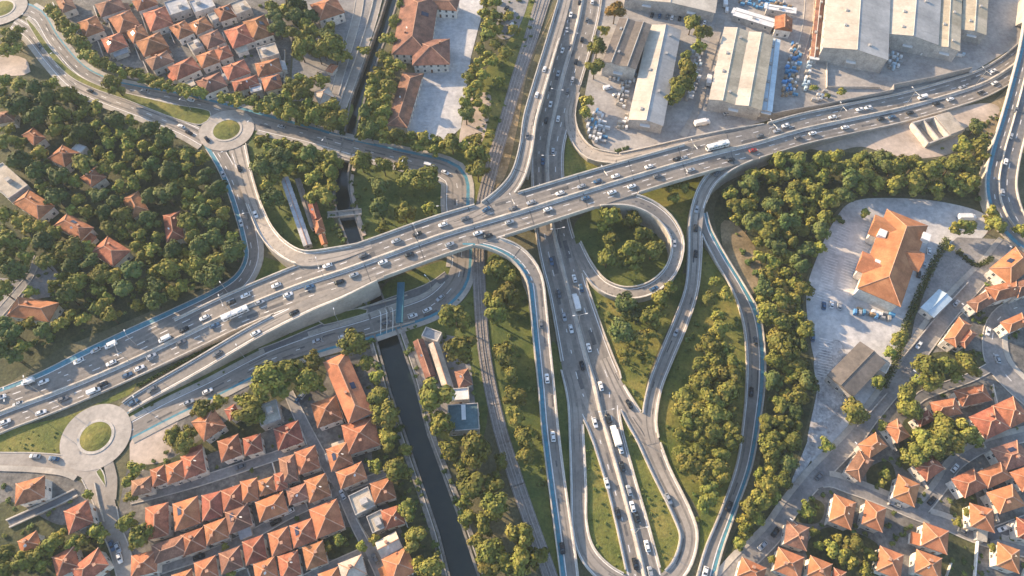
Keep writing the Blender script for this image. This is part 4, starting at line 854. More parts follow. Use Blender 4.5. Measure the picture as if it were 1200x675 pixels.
# boundary walls and hedges drawn as polylines
def wall(pts, label, h=1.5, m='parapet', w=.16, cat='wall', name='boundary_wall'):
    pl = [P(x, y, 0) for x, y in pts]; mb = MB(); sweep(mb, pl, rect(-w, w, -.2, h)); tag(mb.build(name, m), label, cat)
wall([(900, 140), (960, 129), (1043, 112)], 'long boundary wall between the industrial yard and the viaduct approach', 4.0, 'barrier')
wall([(1043, 112), (1043, 106), (1090, 97), (1134, 86)], 'stepped boundary wall above the right viaduct approach', 4.0, 'barrier')
wall([(1132, 333), (1095, 373), (1070, 404), (1052, 425)], 'dark thin boundary wall along the left of the local road', 1.6, 'plaster_grey')
wall([(335, 62), (334, 106)], 'pale wall between upper left town and court', 2.0)
wall([(1004, 500), (1024, 478), (1038, 462)], 'low wall at the gravel edge beside the local road', 1.2, 'plaster_grey')
wall([(968, 62), (968, 104), (1030, 104)], 'pale low wall below the largest warehouse', 1.6)
wall([(1144, 630), (1140, 676)], 'white garden wall beside the paved drive at bottom right', 1.6, 'white_paint')
wall([(1040, 592), (1046, 566)], 'pale garden wall left of the pyramid roofed orange house', 1.4)
wall([(418, 608), (432, 634)], 'pale garden wall along the cross street', 1.5)
wall([(112, 566), (117, 590), (123, 612)], 'low pale wall beside the town road', 1.0)

def garden_walls(segs, where):
    segs = sorted(segs, key=lambda s: s[0][0])
    for i, s in enumerate(segs): wall(s, 'low pale garden wall in %s, %s from the left' % (where, ordn(i)), 1.5, 'plaster', .13, name='garden_wall')
def plot_walls(items, where, n, seed):
    r = random.Random(seed); out = []
    for h in items:
        if r.random() > n: continue
        a = R(h[2]); d = np.array([math.cos(a), math.sin(a)]); nn = np.array([-d[1], d[0]]); c = np.array(h[:2]) + [0, 5]
        s = r.choice((-1, 1)); e = c + d * s * (h[3] / 2 + r.uniform(2.5, 4.5))
        out.append([tuple(e - nn * h[4] * .5), tuple(e + nn * h[4] * .62)])
    garden_walls(out, where)
plot_walls(BRT, 'the lower right town', .75, 5); plot_walls(BL, 'the lower left town', .3, 6); plot_walls(TL, 'the upper left town', .6, 7)

# ================================================================ VEGETATION
def blob_crown(seed, nl, leaves, size, flat=0.85):
    """crown of unit radius made of leaf-sized faces around several lobes, with added darker cores inside to block light"""
    r = np.random.RandomState(seed); V = []; Fc = []; T_ = []
    lobes = [(np.array([r.uniform(-.12, .12), r.uniform(-.12, .12), .05]), r.uniform(.44, .58))]
    for i in range(nl):
        a = 2 * math.pi * (i + r.uniform(-.45, .45)) / nl; rr = r.uniform(.34, .74)
        lobes.append((np.array([rr * math.cos(a), rr * math.sin(a), r.uniform(-.3, .3)]), r.uniform(.22, .46)))
    for i in range(4): lobes.append((np.array([r.uniform(-.4, .4), r.uniform(-.4, .4), r.uniform(.25, .55)]), r.uniform(.22, .38)))
    ico = bmesh.new(); bmesh.ops.create_icosphere(ico, subdivisions=1, radius=1); iv = np.array([v.co[:] for v in ico.verts]); fi = [tuple(v.index for v in f.verts) for f in ico.faces]; ico.free()
    k = 0; tot = sum(l[1] ** 2 for l in lobes)
    for c, rad in lobes:
        vv = c + iv * rad * .78 * (1 + r.uniform(-.22, .22, (len(iv), 1))); V += list(vv); Fc += [tuple(j + k for j in f) for f in fi]; k += len(iv)
        g = r.uniform(.62, .85); T_ += [(g, g, g)] * len(fi)  # cores tinted darker than the leaves, inner shade put into the colour
        n = int(leaves * rad ** 2 / tot)
        d = r.normal(size=(n, 3)); d /= np.linalg.norm(d, axis=1)[:, None]
        d[:, 2] = np.abs(d[:, 2]) * np.where(r.rand(n) < .72, 1, -1)
        for q in range(n):
            p = c + d[q] * rad * r.uniform(.78, 1.14)
            nn = d[q] * 1.0 + (p / max(.2, np.linalg.norm(p))) * .5 + r.normal(scale=.33, size=3); nn /= np.linalg.norm(nn)
            u = np.cross(nn, r.normal(size=3)); u /= np.linalg.norm(u); w = np.cross(nn, u); s = size * r.uniform(.6, 1.35)
            V += [p - u * s - w * s * .6, p + u * s * .5 - w * s, p + u * s + w * s * .6, p - u * s * .4 + w * s]
            Fc.append((k, k + 1, k + 2, k + 3)); k += 4
            g = r.uniform(.72, 1.28); y = r.uniform(.94, 1.16); T_.append((g * y, g, g * r.uniform(.7, 1.1)))
    V = np.array(V); V[:, 2] *= flat
    return V, Fc, T_
def crown_mesh(data, m):
    V, Fc, T_ = data
    me = mesh('crown', V, Fc, m); at = me.attributes.new('tint', 'FLOAT_COLOR', 'FACE')
    at.data.foreach_set('color', np.array([(*t, 1) for t in T_], dtype=np.float32).ravel())
    return me
DATA = [blob_crown(11 + i, 4 + i % 5, 1150, .078, (.86, 1.02, .78)[i % 3]) for i in range(14)]
CROWN = {m: [crown_mesh(d, m) for d in DATA] for m in ('leaf', 'leaf_dark', 'leaf_gold')}
LITE = [blob_crown(60 + i, 6, 330, .12, .82) for i in range(5)]
def trunk_mesh():
    mb = MB(); mb.tube((0, 0, -.1), (0.02, 0, .75), .085, .055, 7)
    for a in (0.3, 2.3, 4.4): mb.tube((0.02, 0, .7), (.45 * math.cos(a), .45 * math.sin(a), 1.15), .045, .02, 5)
    return mb.me('trunk', 'bark')
TRUNK = trunk_mesh()
WOODS = []
TREES = []       # x, y, r (px), leaf, label, group
def tr(x, y, r, label, group, leaf=None): TREES.append([x, y, r, leaf, label, group])
trng = random.Random(3)
def inside(x, y, poly):
    c = False; n = len(poly)
    for i in range(n):
        x0, y0 = poly[i]; x1, y1 = poly[i - 1]
        if (y0 > y) != (y1 > y) and x < (x1 - x0) * (y - y0) / (y1 - y0) + x0: c = not c
    return c
RPX = [(s['x'], s['y'], s['w']) for r in ROADS for s in r['S'] if r['cars']]
RPX_A = np.array(RPX)
def blocked(x, y, r, soft=1.0):
    g = (RPX_A[:, 0] - x) ** 2 + (RPX_A[:, 1] - y) ** 2
    if np.any(g < (RPX_A[:, 2] / 2 + r * .55) ** 2): return True
    for fx, fy, ca, sa, a, b in FPX:
        dx, dy = x - fx, y - fy; u = dx * ca + dy * sa; v = -dx * sa + dy * ca
        if abs(u) < a + r * .5 * soft and abs(v) < b + r * .5 * soft: return True
    p = P(x, y + 4, 0)
    for fx, fy, a, b, rz in FOOT:
        dx, dy = p.x - fx, p.y - fy; u = dx * math.cos(rz) + dy * math.sin(rz); v = -dx * math.sin(rz) + dy * math.cos(rz)
        m_ = r * .12 * soft
        if abs(u) < a + m_ and abs(v) < b + m_: return True
    return False
def wood(poly, sp, r0, r1, label, group, holes=(), leaf=None):
    xs = [p[0] for p in poly]; ys = [p[1] for p in poly]; pts = []
    for _ in range(6000):
        x = trng.uniform(min(xs), max(xs)); y = trng.uniform(min(ys), max(ys))
        if not inside(x, y, poly) or any(math.hypot(x - hx, y - hy) < hr for hx, hy, hr in holes): continue
        r = trng.uniform(r0, r1)
        if any((x - a) ** 2 + ((y - b) * 1.15) ** 2 < (sp * (r + c) / (r0 + r1)) ** 2 for a, b, c in pts): continue
        if blocked(x, y, r): continue
        pts.append((x, y, r))
    WOODS.append((len(TREES), label)) 
    for x, y, r in pts: tr(x, y, r, label, group, leaf or trng.choice(('leaf', 'leaf_dark', 'leaf_dark') if 'left' in label else ('leaf', 'leaf', 'leaf_dark')))
def cluster(pts, fmt, group, leaf=None):
    """single trees one can tell apart: counted from the left"""
    o = sorted(pts, key=lambda p: p[0]); k = len(o)
    for i, p in enumerate(o):
        pos = 'leftmost' if i == 0 else ('rightmost' if i == k - 1 else ordn(i) + ' from the left')
        tr(p[0], p[1], p[2], fmt % pos, group, (p[3] if len(p) > 3 else leaf))
def path_row(pts, sp, r0, r1, fmt, group):
    q = catmull(pts, 1.0); out = []; acc = sp
    for i in range(1, len(q)):
        acc += np.hypot(*(q[i] - q[i - 1])[:2])
        if acc >= sp: out.append((q[i][0] + trng.uniform(-2, 2), q[i][1] + trng.uniform(-2, 2), trng.uniform(r0, r1))); acc = 0
    cluster([p for p in out if not blocked(p[0], p[1], p[2] * .4, .1)], fmt, group)
wood([(0, 92), (55, 90), (80, 104), (110, 124), (160, 142), (205, 158), (238, 172), (255, 205), (268, 250), (276, 290), (266, 318), (232, 332), (185, 350), (150, 366), (110, 378), (60, 396), (0, 425)], 17.0, 8.5, 14.5,
     'tree in the dense left wood', 'trees of the left wood', holes=((20, 345, 14), (50, 335, 14), (104, 352, 12), (135, 358, 10), (170, 240, 8), (60, 160, 6), (20, 300, 4), (8, 190, 12), (118, 270, 6)))
wood([(850, 232), (885, 200), (925, 184), (985, 182), (1012, 176), (1060, 192), (1120, 186), (1128, 156), (1152, 140), (1156, 180), (1150, 228), (1090, 222), (1010, 226), (980, 246), (955, 300), (942, 345), (945, 400), (950, 450), (938, 505), (920, 560), (890, 615), (866, 645), (862, 625), (888, 560), (902, 480), (903, 400), (892, 350), (895, 320), (884, 285), (866, 258)], 14.8, 8.5, 14.5,
     'tree in the dense right wood', 'trees of the right wood', holes=((872, 305, 14), (975, 215, 10), (870, 275, 9)))
wood([(812, 428), (842, 382), (856, 400), (860, 470), (856, 530), (842, 575), (828, 596), (814, 560), (798, 535), (800, 470)], 17, 11, 15.5, 'tall tree in the right slip road grove', 'trees of the grove between the right slip roads', leaf='leaf')
wood([(318, 8), (345, 0), (366, 20), (388, 40), (400, 52), (396, 68), (350, 62), (340, 40), (322, 30)], 14, 10, 14, 'large tree left of the canal lane', 'trees left of the canal lane')
wood([(332, 108), (352, 92), (398, 112), (402, 146), (376, 150), (345, 140), (316, 128)], 14, 9, 13, 'tree between court and frontage road', 'trees between court and frontage road')
wood([(424, 148), (430, 118), (446, 80), (460, 44), (472, 60), (466, 86), (456, 112), (452, 150), (500, 160), (528, 172), (510, 176), (450, 162)], 13, 8, 12, 'tree between canal and school', 'trees between canal and school')
wood([(568, 0), (586, 2), (581, 60), (566, 110), (552, 140), (536, 140), (542, 108), (562, 56)], 12, 8, 11, 'tree in the school yard row', 'trees of the row beside the school yard')
cluster([(528, 528, 12.0), (557, 526, 16.8), (552, 570, 16.8), (577, 568, 13.2), (587, 540, 10.8), (580, 594, 16.8), (547, 608, 12.0), (567, 614, 13.2), (613, 628, 19.2), (575, 648, 15.6), (608, 658, 16.8), (574, 668, 14.4), (630, 652, 14.4), (540, 545, 9.6), (545, 588, 9.6), (560, 635, 10.8), (592, 660, 13.2)], 'golden green tree between lower canal and railway, %s', 'trees between canal and railway', 'leaf')
wood([(304, 152), (336, 160), (392, 190), (388, 226), (374, 245), (362, 225), (336, 205), (322, 240), (304, 205)], 14, 9, 13, 'tree of the park left of canal', 'trees of the park left of the canal')
cluster([(583, 313, 13.2), (598, 325, 10.8), (594, 344, 13.2), (582, 369, 18.0), (590, 415, 15.6), (596, 438, 12.0), (603, 464, 14.4), (606, 488, 13.2), (614, 511, 13.2), (616, 533, 10.8), (573, 350, 9.6)], 'tree between the railway and the blue striped ramp, %s', 'trees between railway and blue striped ramp', 'leaf')
cluster([(423, 189, 13.2), (449, 194, 12.1), (471, 194, 9.9), (481, 209, 13.2), (501, 209, 14.3), (444, 219, 12.1), (445, 244, 15.4), (474, 249, 13.2), (502, 244, 9.9), (449, 268, 7.7)], 'round tree in the park right of the canal, %s', 'trees of the park right of the canal')
cluster([(713, 254, 15.1), (740, 257, 10.8), (754, 274, 10.8), (715, 282, 11.9), (741, 294, 16.2), (765, 293, 14.0), (712, 302, 14.0), (744, 313, 9.7), (706, 268, 9.7)], 'tree inside the loop ramp, %s', 'trees inside the loop ramp', 'leaf')
cluster([(786, 214, 11), (802, 219, 9), (790, 233, 8)], 'tree in the lawn under the viaduct right part, %s', 'trees under the viaduct')
cluster([(731, 357, 14.3), (774, 351, 13.2), (761, 370, 13.2), (730, 388, 16.5), (751, 399, 13.2), (763, 391, 9.9), (733, 416, 12.1), (757, 419, 8.8), (747, 371, 11.0), (784, 337, 9.9)], 'tree on the lawn between motorway and slanting ramp, %s', 'trees between motorway and slanting ramp')
cluster([(832, 350, 11), (842, 370, 10), (838, 330, 8), (849, 346, 10)], 'tree at the upper end of the right grove, %s', 'trees above the right grove')
cluster([(534, 370, 19.2), (539, 409, 20.4), (507, 464, 20.4), (517, 495, 15.6), (527, 529, 10.8)], 'big tree between canal sheds and railway, %s', 'big trees by the canal sheds')
cluster([(441, 546, 9.6), (465, 551, 18.0), (477, 597, 12.0), (487, 629, 15.6), (507, 667, 16.8), (456, 516, 12.0), (475, 528, 9.6), (416, 402, 15.6), (441, 441, 10.8), (442, 467, 14.4), (454, 487, 14.4), (430, 425, 10.8), (452, 508, 10.8), (490, 662, 10.8)], 'tree on the left bank of the lower canal, %s', 'trees on the left canal bank', 'leaf')
cluster([(315, 443, 18.0), (338, 434, 16.8), (368, 425, 13.2), (360, 445, 13.2), (371, 450, 10.8), (305, 467, 12.0), (237, 478, 12.0), (256, 470, 9.6), (291, 487, 15.6), (285, 470, 10.8), (203, 512, 12.0), (214, 520, 12.0), (326, 455, 13.2), (222, 507, 9.6), (303, 490, 10.8)], 'tree between the frontage road and lower left town, %s', 'trees above the lower left town')
cluster([(159, 550, 10), (151, 565, 9), (149, 612, 13), (164, 628, 15), (154, 582, 8), (112, 622, 10), (97, 633, 9), (86, 638, 10), (60, 638, 12), (42, 652, 12), (28, 660, 12), (8, 648, 12), (4, 670, 12), (50, 662, 10), (103, 580, 7), (120, 628, 8), (70, 628, 8)], 'leafy tree beside the town road at lower left, %s', 'trees along the lower left town road', 'leaf')
cluster([(440, 632, 9, 'leaf'), (424, 640, 8), (384, 642, 7), (264, 640, 5), (270, 672, 6), (397, 633, 9)], 'small garden tree inside the lower left town, %s', 'garden trees of the lower left town', 'leaf')
cluster([(1086, 432, 15), (1109, 428, 14), (1132, 427, 14), (1089, 449, 11), (1120, 440, 10)], 'bright tree in the clump beside the bend of the right street, %s', 'clump beside the right street bend', 'leaf')
cluster([(1064, 462, 12), (1066, 479, 13), (1075, 446, 9), (1036, 500, 8)], 'tree along the right edge of the local road, %s', 'trees right of the local road', 'leaf')
cluster([(1091, 523, 17), (1112, 513, 17), (1072, 534, 13), (1131, 508, 15), (1103, 500, 13), (1080, 515, 12), (1144, 516, 10)], 'tree of the large bright grove in the lower right town, %s', 'bright grove in the lower right town', 'leaf')
cluster([(975, 643, 10), (1001, 638, 11), (998, 658, 10), (1021, 651, 10), (1014, 669, 10), (986, 650, 10), (960, 640, 7), (982, 631, 7)], 'garden tree in the large garden of the lower right town, %s', 'garden trees of the lower right town', 'leaf')
cluster([(953, 623, 6, 'leaf'), (945, 598, 10, 'leaf_gold'), (968, 522, 9), (1038, 556, 8), (1034, 566, 6), (1134, 600, 6), (1163, 642, 6), (1122, 612, 6), (905, 655, 6)], 'single small tree beside houses at lower right, %s', 'single garden trees at lower right', 'leaf')
cluster([(1162, 249, 9), (1167, 264, 11), (1197, 270, 10), (1120, 267, 9), (1134, 266, 10), (1113, 291, 6), (1099, 229, 7), (1158, 258, 7)], 'tree around the lower end of the flyover, %s', 'trees near the flyover end', 'leaf')
cluster([(1054, 396, 11), (1044, 414, 9), (1028, 447, 10), (1001, 482, 13), (1014, 250, 7), (998, 474, 9)], 'tree at the edge of the pale car park, %s', 'trees at the car park edge', 'leaf')
cluster([(721, 13, 12, 'leaf_gold'), (700, 54, 12), (697, 80, 11), (688, 118, 10), (685, 132, 9), (708, 36, 7)], 'tree between the motorway and the dark shed, %s', 'trees between motorway and industrial yard', 'leaf')
cluster([(811, 26, 12), (823, 38, 12), (819, 54, 9, 'leaf_gold'), (803, 66, 9), (804, 79, 11), (800, 97, 12), (794, 108, 11), (810, 90, 9), (788, 115, 9)], 'tree in the row between two tan warehouses, %s', 'tree row between the warehouses', 'leaf')
cluster([(953, 103, 5), (986, 107, 6), (970, 112, 4)], 'small bush tree below the largest warehouse, %s', 'bush trees below the largest warehouse', 'leaf')
cluster([(602, 35, 8.4), (592, 62, 9.6), (596, 20, 8.4), (584, 95, 8.4), (570, 130, 9.6), (574, 158, 7.2), (558, 180, 14.4), (560, 200, 13.2), (556, 165, 10.8), (530, 168, 12.0), (545, 172, 10.8)], 'tree beside the railway below the school yard, %s', 'trees along the upper railway')
cluster([(391, 50, 14), (373, 62, 11), (426, 60, 8), (387, 31, 9), (404, 66, 9), (352, 92, 9), (376, 94, 10)], 'tree around the canal lane at top, %s', 'trees around the canal lane')
cluster([(470, 6, 8), (463, 26, 9), (455, 46, 10), (449, 66, 10), (440, 92, 9), (436, 112, 9), (430, 138, 9), (424, 158, 8)], 'tree leaning over the right bank of the upper canal, %s', 'trees on the upper canal bank')
path_row([(60, 10), (72, 24), (90, 48), (108, 68), (130, 80), (160, 88), (190, 98), (218, 106), (240, 110)], 11, 8, 11, 'tree in the strip between upper left town and frontage road, %s', 'strip trees below the upper left town')
path_row([(248, 112), (270, 116), (300, 122), (322, 128)], 11, 8, 11, 'tree in the strip left of the court above the frontage road, %s', 'strip trees above the frontage road')
cluster([(134, 98, 13)], 'tall lone tree on the grass between the twin frontage roads%.0s', None, 'leaf')
cluster([(14, 46, 11), (5, 58, 10), (22, 36, 8), (8, 38, 8), (18, 58, 9), (100, 55, 8)], 'tree beside the small roundabout at top left, %s', 'trees by the top left roundabout')
# bushes also lie thick under the woods: one mass
TREES.sort(key=lambda t: -t[2])
big = TREES[:300]; rest = TREES[300:]
for lab in {w[1] for w in WOODS}:
    sel = sorted([t for t in big if t[4] == lab], key=lambda t: t[1]); nb = max(1, round(len(sel) / 9)); per = math.ceil(len(sel) / nb) if sel else 1
    for bnd in range(nb):
        row = sorted(sel[bnd * per:(bnd + 1) * per], key=lambda t: t[0])
        for i, t in enumerate(row): t[4] = '%s, %s from left in %s band down' % (lab, ordn(i), ordn(bnd))
for x, y, r, leaf, label, group in big:
    leaf = leaf or trng.choice(('leaf', 'leaf', 'leaf_dark'))
    s = scale_at(y, 4); rm = r * s * 1.10
    zc = rm * 1.0 + 2.0
    c = P(x, y, zc)
    o = thing('tree', label, 'tree', (c.x, c.y, 0), trng.uniform(0, 6.28), group)
    link('trunk', TRUNK, o, (0, 0, 0), 0, (rm * .75, rm * .75, zc / 1.1))
    cr = link('crown', trng.choice(CROWN[leaf]), o, (0, 0, zc), 0, (rm * trng.uniform(.88, 1.2), rm * trng.uniform(.88, 1.2), rm * trng.uniform(.85, 1.25)))
def merge(items, name, label, m):
    VV = []; FF = []; TT = []; k = 0; rr = np.random.RandomState(5)
    for V, Fc, T_, loc, sc, rz, tint in items:
        c, s = math.cos(rz), math.sin(rz); W = V * np.array(sc); W = np.stack([W[:, 0] * c - W[:, 1] * s, W[:, 0] * s + W[:, 1] * c, W[:, 2]], 1) + np.array(loc)
        VV.append(W); FF += [tuple(i + k for i in f) for f in Fc]; k += len(V); TT += [(t[0] * tint[0], t[1] * tint[1], t[2] * tint[2], 1) for t in T_]
    if not VV: return
    me = mesh(name, np.concatenate(VV).tolist(), FF, m); at = me.attributes.new('tint', 'FLOAT_COLOR', 'FACE'); at.data.foreach_set('color', np.array(TT, dtype=np.float32).ravel())
    o = link(name, me); tag(o, label, kind='stuff'); return o
def tint(): g = trng.uniform(.75, 1.3); return (g * trng.uniform(.9, 1.15), g, g * .95)
it = []
for x, y, r, leaf, label, group in rest:
    rm = r * scale_at(y, 4) * 1.06; zc = rm * .95 + 1.6; c = P(x, y, zc)
    it.append((*trng.choice(LITE), (c.x, c.y, zc), (rm, rm, rm * 1.05), trng.uniform(0, 6.28), tint()))
merge(it, 'woodland', 'smaller green trees and tall bushes filling the woods and gardens', 'leaf')
# undergrowth bushes on lawns, wood edges and gardens
SH = [blob_crown(90 + i, 4, 70, .2, .8) for i in range(3)]
it = []
def scrub(poly, n, r0, r1):
    xs = [p[0] for p in poly]; ys = [p[1] for p in poly]; k = 0; tries = 0
    while k < n and tries < n * 8:
        tries += 1
        x = trng.uniform(min(xs), max(xs)); y = trng.uniform(min(ys), max(ys)); r = trng.uniform(r0, r1)
        if not inside(x, y, poly) or blocked(x, y, r * 1.2, 1): continue
        rm = r * scale_at(y); c = P(x, y); it.append((*trng.choice(SH), (c.x, c.y, rm * .4), (rm, rm, rm * .8), trng.uniform(0, 6.28), tint())); k += 1
LWP = [(0, 92), (110, 124), (205, 158), (255, 205), (276, 290), (232, 338), (150, 370), (0, 425)]
RWP = [(850, 240), (925, 184), (1060, 192), (1150, 150), (1150, 235), (1010, 230), (955, 300), (945, 400), (952, 450), (938, 505), (890, 620), (862, 650), (888, 560), (900, 400), (880, 340), (870, 300)]
scrub(LWP, 260, 2.5, 6); scrub(RWP, 220, 2.5, 6)
scrub([(690, 345), (795, 345), (750, 490), (720, 425)], 50, 1.5, 4); scrub([(822, 290), (872, 350), (874, 480), (820, 640), (770, 500), (806, 380)], 90, 1.5, 5)
scrub([(728, 490), (790, 600), (780, 665), (745, 570)], 28, 1.2, 3); scrub([(684, 500), (705, 560), (730, 670), (700, 650)], 22, 1.2, 3)
scrub([(575, 310), (612, 320), (650, 640), (600, 500)], 70, 1.5, 4); scrub([(676, 265), (770, 240), (795, 300), (700, 335)], 40, 1.2, 3.2)
scrub([(300, 150), (390, 190), (400, 285), (330, 285), (300, 215)], 50, 1.2, 4); scrub([(420, 190), (510, 205), (518, 245), (430, 275)], 40, 1.2, 3.5)
scrub([(140, 490), (300, 410), (400, 362), (350, 392), (165, 494)], 22, 1, 2.4); scrub([(160, 545), (440, 420), (510, 640), (380, 680), (150, 675)], 45, 2.0, 4.4)
scrub([(880, 665), (1060, 460), (1200, 440), (1200, 675)], 110, 2.0, 5); scrub([(0, 555), (110, 590), (130, 675), (0, 675)], 34, 2.5, 5)
scrub([(70, 5), (340, 5), (335, 122), (150, 90)], 30, 1.6, 3.2); scrub([(1165, 290), (1085, 410), (1160, 440), (1200, 380)], 40, 1.5, 4)
scrub([(550, 240), (640, 0), (590, 0), (545, 150)], 60, 1.5, 4); scrub([(0, 515), (70, 492), (75, 528), (0, 530)], 16, .8, 1.8)
scrub([(1135, 145), (1185, 120), (1165, 230), (1155, 225)], 40, 1.5, 4); scrub([(470, 388), (555, 340), (560, 510), (515, 505)], 40, 1.5, 4)
for side, dx in ((CAN_L, -4), (CAN_R, 4)):
    for i in range(len(side) - 1):
        for k in range(5):
            t = trng.random(); x = side[i][0] + (side[i + 1][0] - side[i][0]) * t + dx * trng.uniform(.4, 2.2); y = side[i][1] + (side[i + 1][1] - side[i][1]) * t; rm = trng.uniform(.6, 1.7)
            if blocked(x, y, 2): continue
            c = P(x, y); it.append((*trng.choice(SH), (c.x, c.y, rm * .4), (rm, rm, rm * .8), trng.uniform(0, 6.28), tint()))
scrub([(425, 405), (455, 460), (510, 640), (530, 690), (500, 690), (440, 500)], 70, 1.5, 4)
merge(it, 'shrubs', 'low shrubs and undergrowth across lawns, wood floors and gardens', 'leaf_dark')
# hedges
def hedge(pts, w, h, label):
    pl = [P(x, y, 0) for x, y in catmull(pts, 4)]; r = np.random.RandomState(len(label)); V = []; Fc = []; T_ = []; k = 0
    for p in pl:
        for q in range(70):
            a = np.array([p.x + r.uniform(-w, w) , p.y + r.uniform(-w, w), r.uniform(.1, h)]); u = r.normal(size=3); u /= np.linalg.norm(u); v = np.cross(u, r.normal(size=3)); v /= np.linalg.norm(v); s = r.uniform(.2, .38)
            V += [a - u * s, a - v * s, a + u * s, a + v * s]; Fc.append((k, k + 1, k + 2, k + 3)); k += 4; g = r.uniform(.6, 1.2); T_.append((g, g, g))
    me = crown_mesh((np.array(V).tolist(), Fc, T_), 'leaf_dark'); me.name = 'hedge'
    tag(link('hedge', me), label, 'hedge')
hedge([(1108, 282), (1094, 308), (1082, 332), (1066, 368), (1056, 396), (1048, 426), (1034, 452)], 1.3, 1.8, 'long dark green hedge between car park and local road')
hedge([(1122, 296), (1134, 306), (1146, 312), (1160, 304)], 1.0, 1.5, 'curved dark hedge inside the small loop below the flyover')
hedge([(163, 452), (230, 416), (300, 378)], .5, .8, 'thin dark hedge strip between highway and entry ramp')
hedge([(722, 178), (735, 174)], .8, 1.2, 'short bushy hedge beside the slip ramp at the yard')

# ================================================================ VEHICLES
def loft(secs, mi=0):
    """secs: list of (x, [(y, z), ...]) with equal counts; closed hull"""
    mb = MB(); n = len(secs[0][1])
    for x, pr in secs: mb.v += [(x, y, z) for y, z in pr]
    for i in range(len(secs) - 1):
        for q in range(n): mb.f.append((i * n + q, (i + 1) * n + q, (i + 1) * n + (q + 1) % n, i * n + (q + 1) % n)); mb.m.append(mi)
    mb.f += [tuple(range(n)), tuple((len(secs) - 1) * n + q for q in range(n - 1, -1, -1))]; mb.m += [mi, mi]
    return mb
def prof(hw, zb, zs, zt, inset): # body cross-section, half width hw
    return [(-hw * .92, zb), (-hw, zs * .6), (-hw, zs), (-hw + inset, zt), (hw - inset, zt), (hw, zs), (hw, zs * .6), (hw * .92, zb)]
def wheel_mesh(r, w):
    mb = MB(); mb.tube((0, -w / 2, 0), (0, w / 2, 0), r, r, 12, 0); mb.tube((0, -w / 2 - .01, 0), (0, w / 2 + .01, 0), r * .6, r * .6, 10, 1)
    return mb.me('wheel', ['tyre', 'steel'])
WH = wheel_mesh(.33, .22); WHB = wheel_mesh(.5, .3)
CARM = {}
